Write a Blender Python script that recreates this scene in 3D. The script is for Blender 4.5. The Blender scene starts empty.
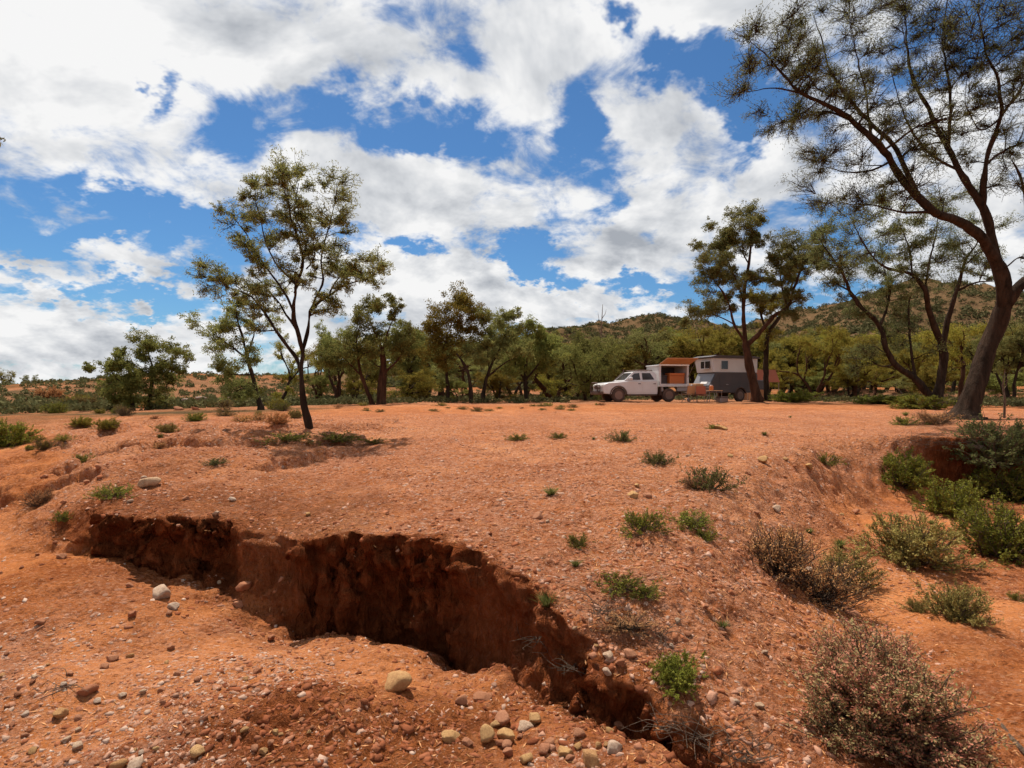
import bpy, math, random
import numpy as np
from mathutils import Vector, Matrix, Euler

C = bpy.context.scene.collection
SC = bpy.context.scene
F, CX, CY, CZ = 600.0, 512.0, 390.0, 2.0      # focal length in pixels, picture centre, horizon row, eye height
SUN_AZ, SUN_EL = math.radians(-26), math.radians(64)   # azimuth from +Y towards +X
rad = math.radians

# ------------------------------------------------------------------ tags
def tag(o, label=None, cat=None, group=None, kind=None):
    if label: o['label'] = label
    if cat: o['category'] = cat
    if group: o['group'] = group
    if kind: o['kind'] = kind
    return o

def empty(name, loc, rz=0, label=None, cat=None, group=None, scale=1.0):
    o = bpy.data.objects.new(name, None); C.objects.link(o)
    o.location = loc; o.rotation_euler = (0, 0, rz)
    o.scale = (scale,)*3 if not hasattr(scale, '__len__') else scale
    o.empty_display_size = .2
    return tag(o, label, cat, group)

def copy_tree(o, parent=None):
    c = o.copy(); C.objects.link(c)
    if parent is not None: c.parent = parent
    for ch in list(o.children): copy_tree(ch, c)
    return c

# ------------------------------------------------------------------ noise
def _hash(ix, iy, iz, seed):
    h = (ix.astype(np.int64)*374761393 + iy.astype(np.int64)*668265263 + iz.astype(np.int64)*2147483647 + seed*974634777) & 0xffffffff
    h = ((h ^ (h >> 13))*1274126177) & 0xffffffff
    h = ((h ^ (h >> 15))*2246822519) & 0xffffffff
    return ((h ^ (h >> 16)) & 0xffffff)/float(0xffffff)

def vn2(x, y, seed=0):
    ix = np.floor(x); iy = np.floor(y); fx = x-ix; fy = y-iy
    ux = fx*fx*fx*(fx*(fx*6-15)+10); uy = fy*fy*fy*(fy*(fy*6-15)+10)
    z = np.zeros_like(ix); r = 0
    for dx in (0, 1):
        for dy in (0, 1):
            a = _hash(ix+dx, iy+dy, z, seed)*2*np.pi
            g = np.cos(a)*(fx-dx) + np.sin(a)*(fy-dy)
            r = r + g*(ux if dx else 1-ux)*(uy if dy else 1-uy)
    return r*1.5

def vn3(x, y, z, seed=0):
    ix = np.floor(x); iy = np.floor(y); iz = np.floor(z)
    fx = x-ix; fy = y-iy; fz = z-iz
    s = lambda t: t*t*(3-2*t)
    ux, uy, uz = s(fx), s(fy), s(fz); r = 0
    for dx in (0, 1):
        for dy in (0, 1):
            for dz in (0, 1):
                v = _hash(ix+dx, iy+dy, iz+dz, seed)*2-1
                r = r + v*(ux if dx else 1-ux)*(uy if dy else 1-uy)*(uz if dz else 1-uz)
    return r

def fbm2(x, y, oct=4, seed=0, gain=.5):
    a, r = 1., 0
    for i in range(oct):
        r = r + a*vn2(x*2**i+17.3*i, y*2**i-9.1*i, seed+i); a *= gain
    return r

def worley3(x, y, z, seed=0):
    ix = np.floor(x); iy = np.floor(y); iz = np.floor(z)
    best = np.full(x.shape, 9.)
    for dx in (-1, 0, 1):
        for dy in (-1, 0, 1):
            for dz in (-1, 0, 1):
                jx, jy, jz = ix+dx, iy+dy, iz+dz
                d = (jx+_hash(jx, jy, jz, seed)-x)**2 + (jy+_hash(jx, jy, jz, seed+7)-y)**2 + (jz+_hash(jx, jy, jz, seed+13)-z)**2
                best = np.minimum(best, d)
    return np.sqrt(best)

def sstep(a, b, x):
    t = np.clip((x-a)/(b-a), 0, 1); return t*t*(3-2*t)

# ------------------------------------------------------------------ mesh helpers
def mesh_np(name, V, Fq, smooth=False, attrs=None):
    V = np.asarray(V, dtype=np.float32); Fq = np.asarray(Fq, dtype=np.int32)
    me = bpy.data.meshes.new(name); k = Fq.shape[1]; n = len(Fq)
    me.vertices.add(len(V)); me.vertices.foreach_set('co', V.ravel())
    me.loops.add(n*k); me.loops.foreach_set('vertex_index', Fq.ravel())
    me.polygons.add(n); me.polygons.foreach_set('loop_start', np.arange(0, n*k, k, dtype=np.int32))
    if smooth: me.polygons.foreach_set('use_smooth', np.ones(n, dtype=bool))
    me.update(calc_edges=True)
    for an, av in (attrs or {}).items():
        a = me.attributes.new(an, 'FLOAT', 'POINT'); a.data.foreach_set('value', np.asarray(av, dtype=np.float32))
    return me

def link(name, me, mat, parent=None):
    o = bpy.data.objects.new(name, me); C.objects.link(o)
    if mat:
        me.materials.clear(); me.materials.append(mat)
    if parent is not None: o.parent = parent
    return o

class MB:
    """collects simple solids for ONE mesh object"""
    def __init__(s): s.v = []; s.f = []
    def add(s, vs, fs):
        n = len(s.v); s.v += [tuple(p) for p in vs]; s.f += [tuple(i+n for i in f) for f in fs]; return s
    def box(s, x0, y0, z0, x1, y1, z1, ch=0.0, M=None):
        xs, ys, zs = sorted((x0, x1)), sorted((y0, y1)), sorted((z0, z1))
        c = min(ch, (xs[1]-xs[0])*.45, (ys[1]-ys[0])*.45, (zs[1]-zs[0])*.45)
        if c <= 0:
            vs = [(x, y, z) for x in xs for y in ys for z in zs]
            fs = [(0, 1, 3, 2), (4, 6, 7, 5), (0, 4, 5, 1), (2, 3, 7, 6), (0, 2, 6, 4), (1, 5, 7, 3)]
        else:
            vs, idx = [], {}
            for a in (0, 1):
                for b in (0, 1):
                    for d in (0, 1):
                        for ax in range(3):
                            p = [xs[a], ys[b], zs[d]]; sg = [1 if q == 0 else -1 for q in (a, b, d)]
                            for k in range(3):
                                if k != ax: p[k] += sg[k]*c
                            idx[(a, b, d, ax)] = len(vs); vs.append(tuple(p))
            fs = []
            def q(ax, val):
                o = [k for k in range(3) if k != ax]; r = []
                for u, w in ((0, 0), (1, 0), (1, 1), (0, 1)):
                    key = [0, 0, 0]; key[ax] = val; key[o[0]] = u; key[o[1]] = w; r.append(idx[tuple(key)+(ax,)])
                return r
            for ax in range(3):
                for v in (0, 1): fs.append(q(ax, v))
                o = [k for k in range(3) if k != ax]
                for u in (0, 1):
                    for w in (0, 1):
                        k0 = [0, 0, 0]; k0[o[0]] = u; k0[o[1]] = w; k1 = list(k0); k1[ax] = 1
                        fs.append([idx[tuple(k0)+(o[0],)], idx[tuple(k1)+(o[0],)], idx[tuple(k1)+(o[1],)], idx[tuple(k0)+(o[1],)]])
            for a in (0, 1):
                for b in (0, 1):
                    for d in (0, 1): fs.append([idx[(a, b, d, k)] for k in range(3)])
        if M is not None: vs = [tuple(M @ Vector(p)) for p in vs]
        return s.add(vs, fs)
    def tube(s, pts, r, n=8, cap=True):
        pts = [Vector(p) for p in pts]; rs = r if hasattr(r, '__len__') else [r]*len(pts)
        vs, fs = [], []; up = Vector((0.13, .21, 1)).normalized()
        for i, p in enumerate(pts):
            t = (pts[min(i+1, len(pts)-1)]-pts[max(i-1, 0)]).normalized()
            u = t.cross(up)
            if u.length < .1: u = t.cross(Vector((1, 0, 0)))
            u.normalize(); w = t.cross(u)
            for k in range(n):
                a = 2*math.pi*k/n; vs.append(p+(u*math.cos(a)+w*math.sin(a))*rs[i])
        for i in range(len(pts)-1):
            for k in range(n):
                k2 = (k+1) % n; fs.append((i*n+k, i*n+k2, (i+1)*n+k2, (i+1)*n+k))
        if cap: fs += [tuple(range(n))[::-1], tuple((len(pts)-1)*n+k for k in range(n))]
        return s.add(vs, fs)
    def prism(s, prof, y0, y1, ch=0.0, cz=None):
        """closed xz profile extruded along y with optional chamfer"""
        n = len(prof); cx = sum(p[0] for p in prof)/n; cz = sum(p[1] for p in prof)/n
        def ring(y, k):
            out = []
            for (x, z) in prof:
                dx, dz = cx-x, cz-z; L = math.hypot(dx, dz) or 1
                out.append((x+dx/L*k, y, z+dz/L*k))
            return out
        if ch > 0: rings = [ring(y0, ch), ring(y0+ch, 0), ring(y1-ch, 0), ring(y1, ch)]
        else: rings = [ring(y0, 0), ring(y1, 0)]
        vs = sum(rings, []); fs = []
        for i in range(len(rings)-1):
            for k in range(n):
                k2 = (k+1) % n; fs.append((i*n+k, i*n+k2, (i+1)*n+k2, (i+1)*n+k))
        fs += [tuple(range(n)), tuple((len(rings)-1)*n+k for k in range(n))[::-1]]
        return s.add(vs, fs)
    def lathe(s, prof, cx, cy, cz, n=24):
        """profile of (y, r) turned about the y axis through (cx,cy,cz)"""
        vs, fs = [], []
        for (y, r) in prof:
            for k in range(n):
                a = 2*math.pi*k/n; vs.append((cx+r*math.cos(a), cy+y, cz+r*math.sin(a)))
        m = len(prof)
        for i in range(m-1):
            for k in range(n):
                k2 = (k+1) % n; fs.append((i*n+k, i*n+k2, (i+1)*n+k2, (i+1)*n+k))
        fs += [tuple(range(n)), tuple((m-1)*n+k for k in range(n))[::-1]]
        return s.add(vs, fs)
    def build(s, name, mat, parent=None, smooth=False):
        me = bpy.data.meshes.new(name); me.from_pydata(s.v, [], s.f); me.update()
        import bmesh
        bm = bmesh.new(); bm.from_mesh(me); bmesh.ops.recalc_face_normals(bm, faces=bm.faces); bm.to_mesh(me); bm.free()
        if smooth:
            for p in me.polygons: p.use_smooth = True
        return link(name, me, mat, parent)

# ------------------------------------------------------------------ materials
def newmat(name):
    m = bpy.data.materials.new(name); m.use_nodes = True
    nt = m.node_tree; b = nt.nodes['Principled BSDF']
    return m, nt, b

def N(nt, typ, **kw):
    n = nt.nodes.new(typ)
    for k, v in kw.items():
        if k.startswith('i_'):
            key = k[2:]; key = int(key) if key.isdigit() else key.replace('_', ' ')
            n.inputs[key].default_value = v
        else: setattr(n, k, v)
    return n

def math_n(nt, op, a, b=None, c=None, clamp=False):
    n = nt.nodes.new('ShaderNodeMath'); n.operation = op; n.use_clamp = clamp
    for i, v in enumerate((a, b, c)):
        if v is None: continue
        if isinstance(v, (int, float)): n.inputs[i].default_value = v
        else: nt.links.new(v, n.inputs[i])
    return n.outputs[0]

def ramp(nt, fac, stops, interp='LINEAR'):
    r = nt.nodes.new('ShaderNodeValToRGB'); r.color_ramp.interpolation = interp
    cr = r.color_ramp
    while len(cr.elements) < len(stops): cr.elements.new(.5)
    for e, (p, c) in zip(cr.elements, stops):
        e.position = p; e.color = (*c, 1) if len(c) == 3 else c
    nt.links.new(fac, r.inputs[0]); return r.outputs[0]

def mix(nt, fac, a, b, typ='MIX'):
    m = nt.nodes.new('ShaderNodeMix'); m.data_type = 'RGBA'; m.blend_type = typ
    for sock, v in ((m.inputs[0], fac), (m.inputs[6], a), (m.inputs[7], b)):
        if isinstance(v, (int, float)): sock.default_value = v
        elif isinstance(v, tuple): sock.default_value = (*v, 1)
        else: nt.links.new(v, sock)
    return m.outputs[2]

def noise(nt, vec, scale, detail=4, rough=.55, dist=0, dim='3D'):
    n = nt.nodes.new('ShaderNodeTexNoise'); n.noise_dimensions = dim
    n.inputs['Scale'].default_value = scale; n.inputs['Detail'].default_value = detail
    n.inputs['Roughness'].default_value = rough; n.inputs['Distortion'].default_value = dist
    if vec is not None: nt.links.new(vec, n.inputs['Vector'])
    return n.outputs[0]

def paint(name, col, rough=.5, metal=0, dust=None, dusta=.0, scale=3, bump=0.0, coat=0):
    m, nt, b = newmat(name)
    tc = N(nt, 'ShaderNodeTexCoord').outputs['Object']
    nz = noise(nt, tc, scale, 5, .6)
    c = mix(nt, math_n(nt, 'MULTIPLY', nz, .5), col, tuple(x*.7 for x in col))
    if dust:
        g = N(nt, 'ShaderNodeSeparateXYZ'); nt.links.new(tc, g.inputs[0])
        d = noise(nt, tc, scale*.6, 4, .6)
        f = math_n(nt, 'MULTIPLY', d, dusta*2, clamp=True)
        c = mix(nt, f, c, dust)
    nt.links.new(c, b.inputs['Base Color'])
    b.inputs['Roughness'].default_value = rough; b.inputs['Metallic'].default_value = metal
    if coat: b.inputs['Coat Weight'].default_value = coat
    if bump:
        bp = N(nt, 'ShaderNodeBump'); bp.inputs['Distance'].default_value = bump
        nt.links.new(noise(nt, tc, scale*4, 5, .6), bp.inputs['Height']); nt.links.new(bp.outputs[0], b.inputs['Normal'])
    return m

def leaf_mat(name, cols, trans=.45, rough=.6):
    m, nt, b = newmat(name)
    g = N(nt, 'ShaderNodeNewGeometry'); oi = N(nt, 'ShaderNodeObjectInfo')
    tc = N(nt, 'ShaderNodeTexCoord').outputs['Object']
    r = g.outputs['Random Per Island']
    nz = noise(nt, tc, 1.3, 3)
    f = math_n(nt, 'ADD', math_n(nt, 'MULTIPLY', r, .6), math_n(nt, 'MULTIPLY', nz, .5), clamp=True)
    n = len(cols); c = ramp(nt, f, [(i/(n-1), cc) for i, cc in enumerate(cols)])
    hs = N(nt, 'ShaderNodeHueSaturation'); nt.links.new(c, hs.inputs['Color'])
    nt.links.new(math_n(nt, 'ADD', math_n(nt, 'MULTIPLY', oi.outputs['Random'], .5), .75), hs.inputs['Value'])
    nt.links.new(math_n(nt, 'ADD', math_n(nt, 'MULTIPLY', oi.outputs['Random'], .03), .485), hs.inputs['Hue'])
    nt.links.new(hs.outputs[0], b.inputs['Base Color'])
    b.inputs['Roughness'].default_value = .9; b.inputs['Specular IOR Level'].default_value = .02
    t = N(nt, 'ShaderNodeBsdfTranslucent'); nt.links.new(hs.outputs[0], t.inputs[0])
    ms = N(nt, 'ShaderNodeMixShader'); ms.inputs[0].default_value = trans
    nt.links.new(b.outputs[0], ms.inputs[1]); nt.links.new(t.outputs[0], ms.inputs[2])
    nt.links.new(ms.outputs[0], nt.nodes['Material Output'].inputs[0])
    return m

def bark_mat(name, c0, c1, scale=6):
    m, nt, b = newmat(name)
    tc = N(nt, 'ShaderNodeTexCoord').outputs['Object']
    mp = N(nt, 'ShaderNodeMapping'); mp.inputs['Scale'].default_value = (1, 1, .25); nt.links.new(tc, mp.inputs[0])
    nz = noise(nt, mp.outputs[0], scale, 8, .65, .5)
    nt.links.new(ramp(nt, nz, [(.3, c0), (.7, c1)]), b.inputs['Base Color'])
    b.inputs['Roughness'].default_value = .95; b.inputs['Specular IOR Level'].default_value = .05
    bp = N(nt, 'ShaderNodeBump'); bp.inputs['Distance'].default_value = .07
    nt.links.new(noise(nt, mp.outputs[0], scale*3, 6, .7, .6), bp.inputs['Height']); nt.links.new(bp.outputs[0], b.inputs['Normal'])
    return m

M = {}
M['bark'] = bark_mat('dark_bark', (.018, .012, .008), (.078, .048, .031))
M['bark_red'] = bark_mat('reddish_bark', (.030, .016, .010), (.13, .058, .032))
M['deadwood'] = bark_mat('grey_deadwood', (.12, .075, .05), (.36, .24, .16), 14)
M['leaf_olive'] = leaf_mat('olive_leaves', [(0.080, 0.088, 0.026), (0.185, 0.179, 0.053), (0.328, 0.280, 0.090)])
M['leaf_brown'] = leaf_mat('brown_olive_leaves', [(0.066, 0.075, 0.024), (0.150, 0.163, 0.053), (0.282, 0.269, 0.107)])
M['leaf_green'] = leaf_mat('green_leaves', [(0.104, 0.095, 0.015), (0.220, 0.178, 0.030), (0.362, 0.259, 0.052)])
M['leaf_dark'] = leaf_mat('dark_leaves', [(0.081, 0.093, 0.026), (0.177, 0.178, 0.044), (0.314, 0.273, 0.072)])
M['bush_green'] = leaf_mat('bush_green_leaves', [(0.087, 0.101, 0.015), (0.176, 0.176, 0.027), (0.297, 0.263, 0.044)], .2)
M['bush_grey'] = leaf_mat('bush_grey_leaves', [(0.121, 0.091, 0.029), (0.237, 0.176, 0.053), (0.398, 0.268, 0.091)], .15)
M['bush_mauve'] = leaf_mat('bush_mauve_leaves', [(0.166, 0.167, 0.057), (0.292, 0.262, 0.095), (0.466, 0.318, 0.139), (0.660, 0.270, 0.146), (0.776, 0.396, 0.228)], .2)
M['leaf_hill'] = leaf_mat('hill_scrub_leaves', [(.050, .048, .020), (.10, .090, .036), (.16, .13, .06)], .2)
M['bush_dry'] = leaf_mat('bush_dry_leaves', [(0.268, 0.140, 0.055), (0.534, 0.269, 0.107), (0.848, 0.420, 0.173)], .1)
M['grass'] = leaf_mat('grass_blades', [(0.070, 0.085, 0.018), (0.150, 0.162, 0.041), (0.250, 0.212, 0.081)], .25)
M['stem'] = bark_mat('stem_wood', (.10, .065, .042), (.30, .20, .135), 20)

# ---- ground material
def ground_material():
    m, nt, b = newmat('red_earth')
    tc = N(nt, 'ShaderNodeTexCoord').outputs['Object']
    def at(n): return N(nt, 'ShaderNodeAttribute', attribute_name=n).outputs['Fac']
    cl, gr, veg, sand = at('cliff'), at('gravel'), at('veg'), at('sand')
    gr = math_n(nt, 'MULTIPLY', gr, math_n(nt, 'SUBTRACT', 1.0, math_n(nt, 'MULTIPLY', cl, .85)))
    big = noise(nt, tc, .55, 6, .6, .4); mid = noise(nt, tc, 3.2, 7, .62, .3); fine = noise(nt, tc, 28, 6, .7)
    c = ramp(nt, big, [(.30, (.30, .080, .024)), (.50, (.47, .150, .045)), (.70, (.60, .235, .090))])
    c = mix(nt, math_n(nt, 'MULTIPLY', ramp(nt, mid, [(.44, (0, 0, 0)), (.58, (1, 1, 1))]), .62), c, (.24, .064, .021))
    c = mix(nt, math_n(nt, 'MULTIPLY', ramp(nt, fine, [(.52, (0, 0, 0)), (.64, (1, 1, 1))]), .7), c, (.52, .24, .125))
    c = mix(nt, math_n(nt, 'MULTIPLY', ramp(nt, fine, [(.36, (1, 1, 1)), (.47, (0, 0, 0))]), .75), c, (.12, .036, .015))
    c = mix(nt, math_n(nt, 'MULTIPLY', math_n(nt, 'MULTIPLY', gr, .55), ramp(nt, noise(nt, tc, 13, 7, .72), [(.40, (0, 0, 0)), (.60, (1, 1, 1))])), c, (.62, .30, .175))
    # smooth sandy runs
    c = mix(nt, math_n(nt, 'MULTIPLY', sand, math_n(nt, 'ADD', .08, math_n(nt, 'MULTIPLY', mid, .75))), c, (.54, .195, .060))
    # pebbly crust: three sizes of cells
    peb = None
    for sc_, am in ((19, .75), (46, .6), (110, .5)):
        v = N(nt, 'ShaderNodeTexVoronoi'); v.inputs['Scale'].default_value = sc_
        wv = N(nt, 'ShaderNodeVectorMath', operation='ADD'); nt.links.new(tc, wv.inputs[0])
        nn = N(nt, 'ShaderNodeTexNoise'); nn.inputs['Scale'].default_value = sc_*.8; nt.links.new(tc, nn.inputs['Vector'])
        sm = N(nt, 'ShaderNodeVectorMath', operation='SCALE'); sm.inputs['Scale'].default_value = .6/sc_; nt.links.new(nn.outputs['Color'], sm.inputs[0])
        nt.links.new(sm.outputs[0], wv.inputs[1]); nt.links.new(wv.outputs[0], v.inputs['Vector'])
        sx = N(nt, 'ShaderNodeSeparateColor'); nt.links.new(v.outputs['Color'], sx.inputs[0])
        dome = math_n(nt, 'SUBTRACT', .5, v.outputs['Distance'], clamp=True)
        keep = math_n(nt, 'GREATER_THAN', sx.outputs[0], .5)
        dm = math_n(nt, 'MULTIPLY', dome, keep)
        body = math_n(nt, 'GREATER_THAN', dm, .12)
        pc = ramp(nt, sx.outputs[1], [(0, (.15, .045, .02)), (.45, (.38, .15, .08)), (.75, (.54, .29, .19)), (1, (.62, .44, .33))])
        f = math_n(nt, 'MULTIPLY', math_n(nt, 'MULTIPLY', body, am), math_n(nt, 'ADD', math_n(nt, 'MULTIPLY', gr, .9), .12), clamp=True)
        c = mix(nt, f, c, pc)
        hh = math_n(nt, 'MULTIPLY', dm, 1.0/sc_)
        peb = hh if peb is None else math_n(nt, 'ADD', peb, hh)
    # bare cut faces: deeper red, crumbly
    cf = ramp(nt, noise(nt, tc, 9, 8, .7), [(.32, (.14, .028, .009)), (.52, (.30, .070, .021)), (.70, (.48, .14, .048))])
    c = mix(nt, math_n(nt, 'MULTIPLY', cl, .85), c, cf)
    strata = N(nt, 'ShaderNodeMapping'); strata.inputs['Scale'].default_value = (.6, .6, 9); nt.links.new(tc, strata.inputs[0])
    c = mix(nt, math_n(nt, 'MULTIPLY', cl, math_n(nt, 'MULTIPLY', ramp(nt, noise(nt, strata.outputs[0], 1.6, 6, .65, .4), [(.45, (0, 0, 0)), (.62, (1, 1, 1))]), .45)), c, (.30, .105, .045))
    # dry herbs and litter tint on the far flats and hills
    vg = ramp(nt, noise(nt, tc, .9, 8, .7), [(.36, (.060, .048, .022)), (.56, (.12, .078, .040)), (.72, (.18, .105, .056))])
    c = mix(nt, veg, c, vg)
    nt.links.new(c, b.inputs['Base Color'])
    b.inputs['Roughness'].default_value = 1.0; b.inputs['Specular IOR Level'].default_value = 0.0
    h = math_n(nt, 'ADD', math_n(nt, 'MULTIPLY', noise(nt, tc, 7, 9, .70, .2), .085), math_n(nt, 'MULTIPLY', noise(nt, tc, 45, 6, .7), .034))
    h = math_n(nt, 'ADD', h, math_n(nt, 'MULTIPLY', peb, math_n(nt, 'ADD', math_n(nt, 'MULTIPLY', gr, .9), .25)))
    crk = N(nt, 'ShaderNodeMapping'); crk.inputs['Scale'].default_value = (1, 1, .22); nt.links.new(tc, crk.inputs[0])
    cn = math_n(nt, 'ABSOLUTE', math_n(nt, 'SUBTRACT', noise(nt, crk.outputs[0], 11, 7, .62, .5), .5))
    h = math_n(nt, 'ADD', h, math_n(nt, 'MULTIPLY', cl, math_n(nt, 'ADD', math_n(nt, 'MULTIPLY', math_n(nt, 'MINIMUM', cn, .09), 1.1), math_n(nt, 'MULTIPLY', noise(nt, tc, 24, 8, .75), .09))))
    inv = math_n(nt, 'SUBTRACT', 1.0, math_n(nt, 'MULTIPLY', sand, .35))
    bp = N(nt, 'ShaderNodeBump'); bp.inputs['Distance'].default_value = 1.0; bp.inputs['Strength'].default_value = 1.0
    nt.links.new(math_n(nt, 'MULTIPLY', h, inv), bp.inputs['Height']); nt.links.new(bp.outputs[0], b.inputs['Normal'])
    return m
M['ground'] = ground_material()

def stone_material(name, cols, bump=.01):
    m, nt, b = newmat(name)
    g = N(nt, 'ShaderNodeNewGeometry'); oi = N(nt, 'ShaderNodeObjectInfo')
    tc = N(nt, 'ShaderNodeTexCoord').outputs['Object']
    r = math_n(nt, 'FRACT', math_n(nt, 'ADD', g.outputs['Random Per Island'], oi.outputs['Random']))
    n = len(cols); c = ramp(nt, r, [(i/(n-1), x) for i, x in enumerate(cols)])
    nz = noise(nt, tc, 9, 7, .7)
    c = mix(nt, math_n(nt, 'MULTIPLY', ramp(nt, nz, [(.40, (0, 0, 0)), (.65, (1, 1, 1))]), .5), c, (.27, .10, .046))
    nt.links.new(c, b.inputs['Base Color']); b.inputs['Roughness'].default_value = .95; b.inputs['Specular IOR Level'].default_value = .04
    bp = N(nt, 'ShaderNodeBump'); bp.inputs['Distance'].default_value = bump
    nt.links.new(noise(nt, tc, 22, 6, .7), bp.inputs['Height']); nt.links.new(bp.outputs[0], b.inputs['Normal'])
    return m
M['gravel'] = stone_material('gravel_stone', [(.20, .060, .025), (.36, .12, .052), (.44, .18, .09), (.52, .28, .18), (.32, .11, .045), (.58, .38, .27), (.26, .08, .035)])
M['gravel_pale'] = stone_material('wash_stone', [(.24, .09, .045), (.38, .16, .085), (.46, .25, .16), (.52, .34, .24), (.32, .12, .055), (.58, .42, .31), (.40, .26, .18), (.28, .10, .045)])
M['gravel_red'] = stone_material('clod_earth', [(.11, .030, .013), (.20, .058, .024), (.26, .080, .033), (.32, .11, .05)])
M['stone_pale'] = stone_material('pale_stone', [(.50, .34, .22), (.62, .46, .33), (.54, .35, .20)])
M['stone_tan'] = stone_material('tan_stone', [(.50, .28, .11), (.58, .35, .15), (.46, .24, .10)])
M['stone_red'] = stone_material('red_stone', [(.38, .15, .075), (.48, .22, .12), (.42, .18, .09)])
M['stone_grey'] = stone_material('grey_rock', [(.26, .20, .155), (.33, .26, .21), (.30, .22, .17)])

# ------------------------------------------------------------------ terrain
def catmull(P, step):
    P = np.array(P, float); out = []
    for i in range(len(P)-1):
        p0 = P[max(i-1, 0)]; p1 = P[i]; p2 = P[i+1]; p3 = P[min(i+2, len(P)-1)]
        n = max(2, int(np.linalg.norm((p2-p1)[:2])/(step*max(1, min(np.hypot(p1[0], p1[1]), np.hypot(p2[0], p2[1]))/5.5))))
        for t in np.linspace(0, 1, n, endpoint=False):
            out.append(.5*((2*p1)+(-p0+p2)*t+(2*p0-5*p1+4*p2-p3)*t*t+(-p0+3*p1-3*p2+p3)*t**3))
    out.append(P[-1]); return np.array(out)

# plan x, plan y, half width of the slope, horizontal squeeze
LINE_L = catmull([(-60, 34, 9, 1), (-30, 24, 7, 1), (-14, 16.5, 4, 1), (-7.6, 9.9, 1.7, .9), (-5.4, 6.9, 1.2, 1), (-4.5, 6.0, .8, .9), (-3.95, 5.62, .4, .5),
    (-3.7, 5.5, .28, .14), (-3.1, 5.3, .28, .12), (-2.5, 5.22, .30, .14), (-2.25, 5.0, .36, .5), (-1.85, 4.80, .36, .5), (-1.52, 4.72, .30, .14),
    (-.9, 4.62, .30, .10), (-.5, 4.42, .30, .14), (-.32, 4.15, .32, .3), (-.14, 3.97, .33, .42), (-.02, 3.82, .30, .25), (.10, 3.66, .34, .45), (.24, 3.42, .30, .3), (.64, 3.0, .24, .14),
    (.92, 2.78, .22, .16), (1.09, 2.54, .22, .2), (1.6, 2.0, .3, .4), (2.6, 1.2, .5, .8), (4, 0, .8, 1), (6, -4, 1.5, 1), (10, -20, 4, 1)], .12)
LINE_R = catmull([(-1.5, -12, 3, 1), (-.4, -2, 1.4, 1), (.5, .5, 1.1, 1), (1.05, 2.2, .9, 1), (1.5, 3.6, .8, 1), (2.2, 5.2, .8, 1), (3.5, 7.2, .8, 1), (4.8, 9.0, .6, .9),
    (5.6, 9.9, .8, 1), (6.5, 10.45, .8, 1), (7.3, 10.65, .5, .5), (7.9, 10.7, .3, .15), (8.8, 10.7, .3, .12), (11, 10.5, .3, .15), (16, 10, .5, .5), (26, 8, 2, 1), (60, 2, 6, 1)], .15)

def line_field(x, y, L):
    """smoothed signed distance, normal, width and squeeze of the nearest stretch of the line"""
    T = np.gradient(L[:, :2], axis=0); T /= np.linalg.norm(T, axis=1)[:, None]
    NX, NY = -T[:, 1], T[:, 0]
    S = np.empty_like(x); ox = np.empty_like(x); oy = np.empty_like(x); W = np.empty_like(x); K = np.empty_like(x)
    ch = 40000
    for a in range(0, len(x), ch):
        X = x[a:a+ch, None]; Y = y[a:a+ch, None]
        dx = X-L[None, :, 0]; dy = Y-L[None, :, 1]
        d = np.sqrt(dx*dx+dy*dy); dm = d.min(1, keepdims=True)
        w = np.exp(-(d-dm)/(.05+.07*dm)); w /= w.sum(1, keepdims=True)
        nx = (w*NX).sum(1); ny = (w*NY).sum(1); l = np.hypot(nx, ny)+1e-6
        S[a:a+ch] = (w*(dx*NX+dy*NY)).sum(1)
        ox[a:a+ch] = nx/l; oy[a:a+ch] = ny/l
        W[a:a+ch] = (w*L[:, 2]).sum(1); K[a:a+ch] = (w*L[:, 3]).sum(1)
    return S, ox, oy, W, K

def interp(v, xs, ys): return np.interp(v, xs, ys)

def profile(s, w, k, steep=True):
    """fraction of height reached at signed distance s, and where it lands after squeezing the face"""
    t = np.clip((s+w)/(2*w), 0, 1)
    f_soft = t*t*(3-2*t)
    f_hard = np.where(t < .3, t*t*(.16/.09), .16+(t-.3)/.7*.84)      # talus foot, then straight face
    hard = 1-sstep(.15, .7, k)
    f = f_soft*(1-hard)+f_hard*hard
    B = 1.6*w+.35
    a = np.abs(s)
    sp = np.where(a < w, s*k, np.sign(s)*(k*w+(np.minimum(a, B)-w)*(B-k*w)/(B-w)))
    sp = np.where(a > B, s, sp)
    # talus stands forward of the face; lip overhangs a little
    sp = sp - hard*np.where(t < .3, (1-t/.3)*.06, 0)*np.where(a < w, 1, 0)
    sp = sp - hard*.12*sstep(.55, .95, t)*(1-sstep(w, B, s))
    return f, sp

def hills(x, y):
    r = np.hypot(x, y); az = np.degrees(np.arctan2(x, y))
    # left low rocky rise
    h1 = interp(az, [-75, -52, -44, -38, -33, -28, -22, -16, -8], [.6, .7, 1.0, 1.9, 2.7, 3.2, 3.0, 1.8, .5])
    a = h1*sstep(42, 92, r)*(1-.0*r)
    b_ = interp(az, [-8, -4, 0, 3, 7, 12, 17, 20, 24, 28, 31.5, 34, 38, 42, 55, 80],
                   [8, 15, 21, 26, 27, 26, 25, 25, 27, 31, 36, 36, 32, 30, 26, 15])
    b = np.where(az > -12, b_, b_*0+10*sstep(-30, -8, az))*sstep(95, 265, r)
    front = (az > -90) & (az < 90)
    out = np.where(front, a+b, 3*sstep(50, 200, r))
    n = (fbm2(x/38, y/38, 5, 5)*sstep(70, 220, r)*5.5 + fbm2(x/11, y/11, 4, 9)*sstep(40, 75, r)*.7)*(.15+.85*sstep(-20, -6, az))
    return out*(1-.75*sstep(330, 700, r)) + n*(1-sstep(330, 600, r))

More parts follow.
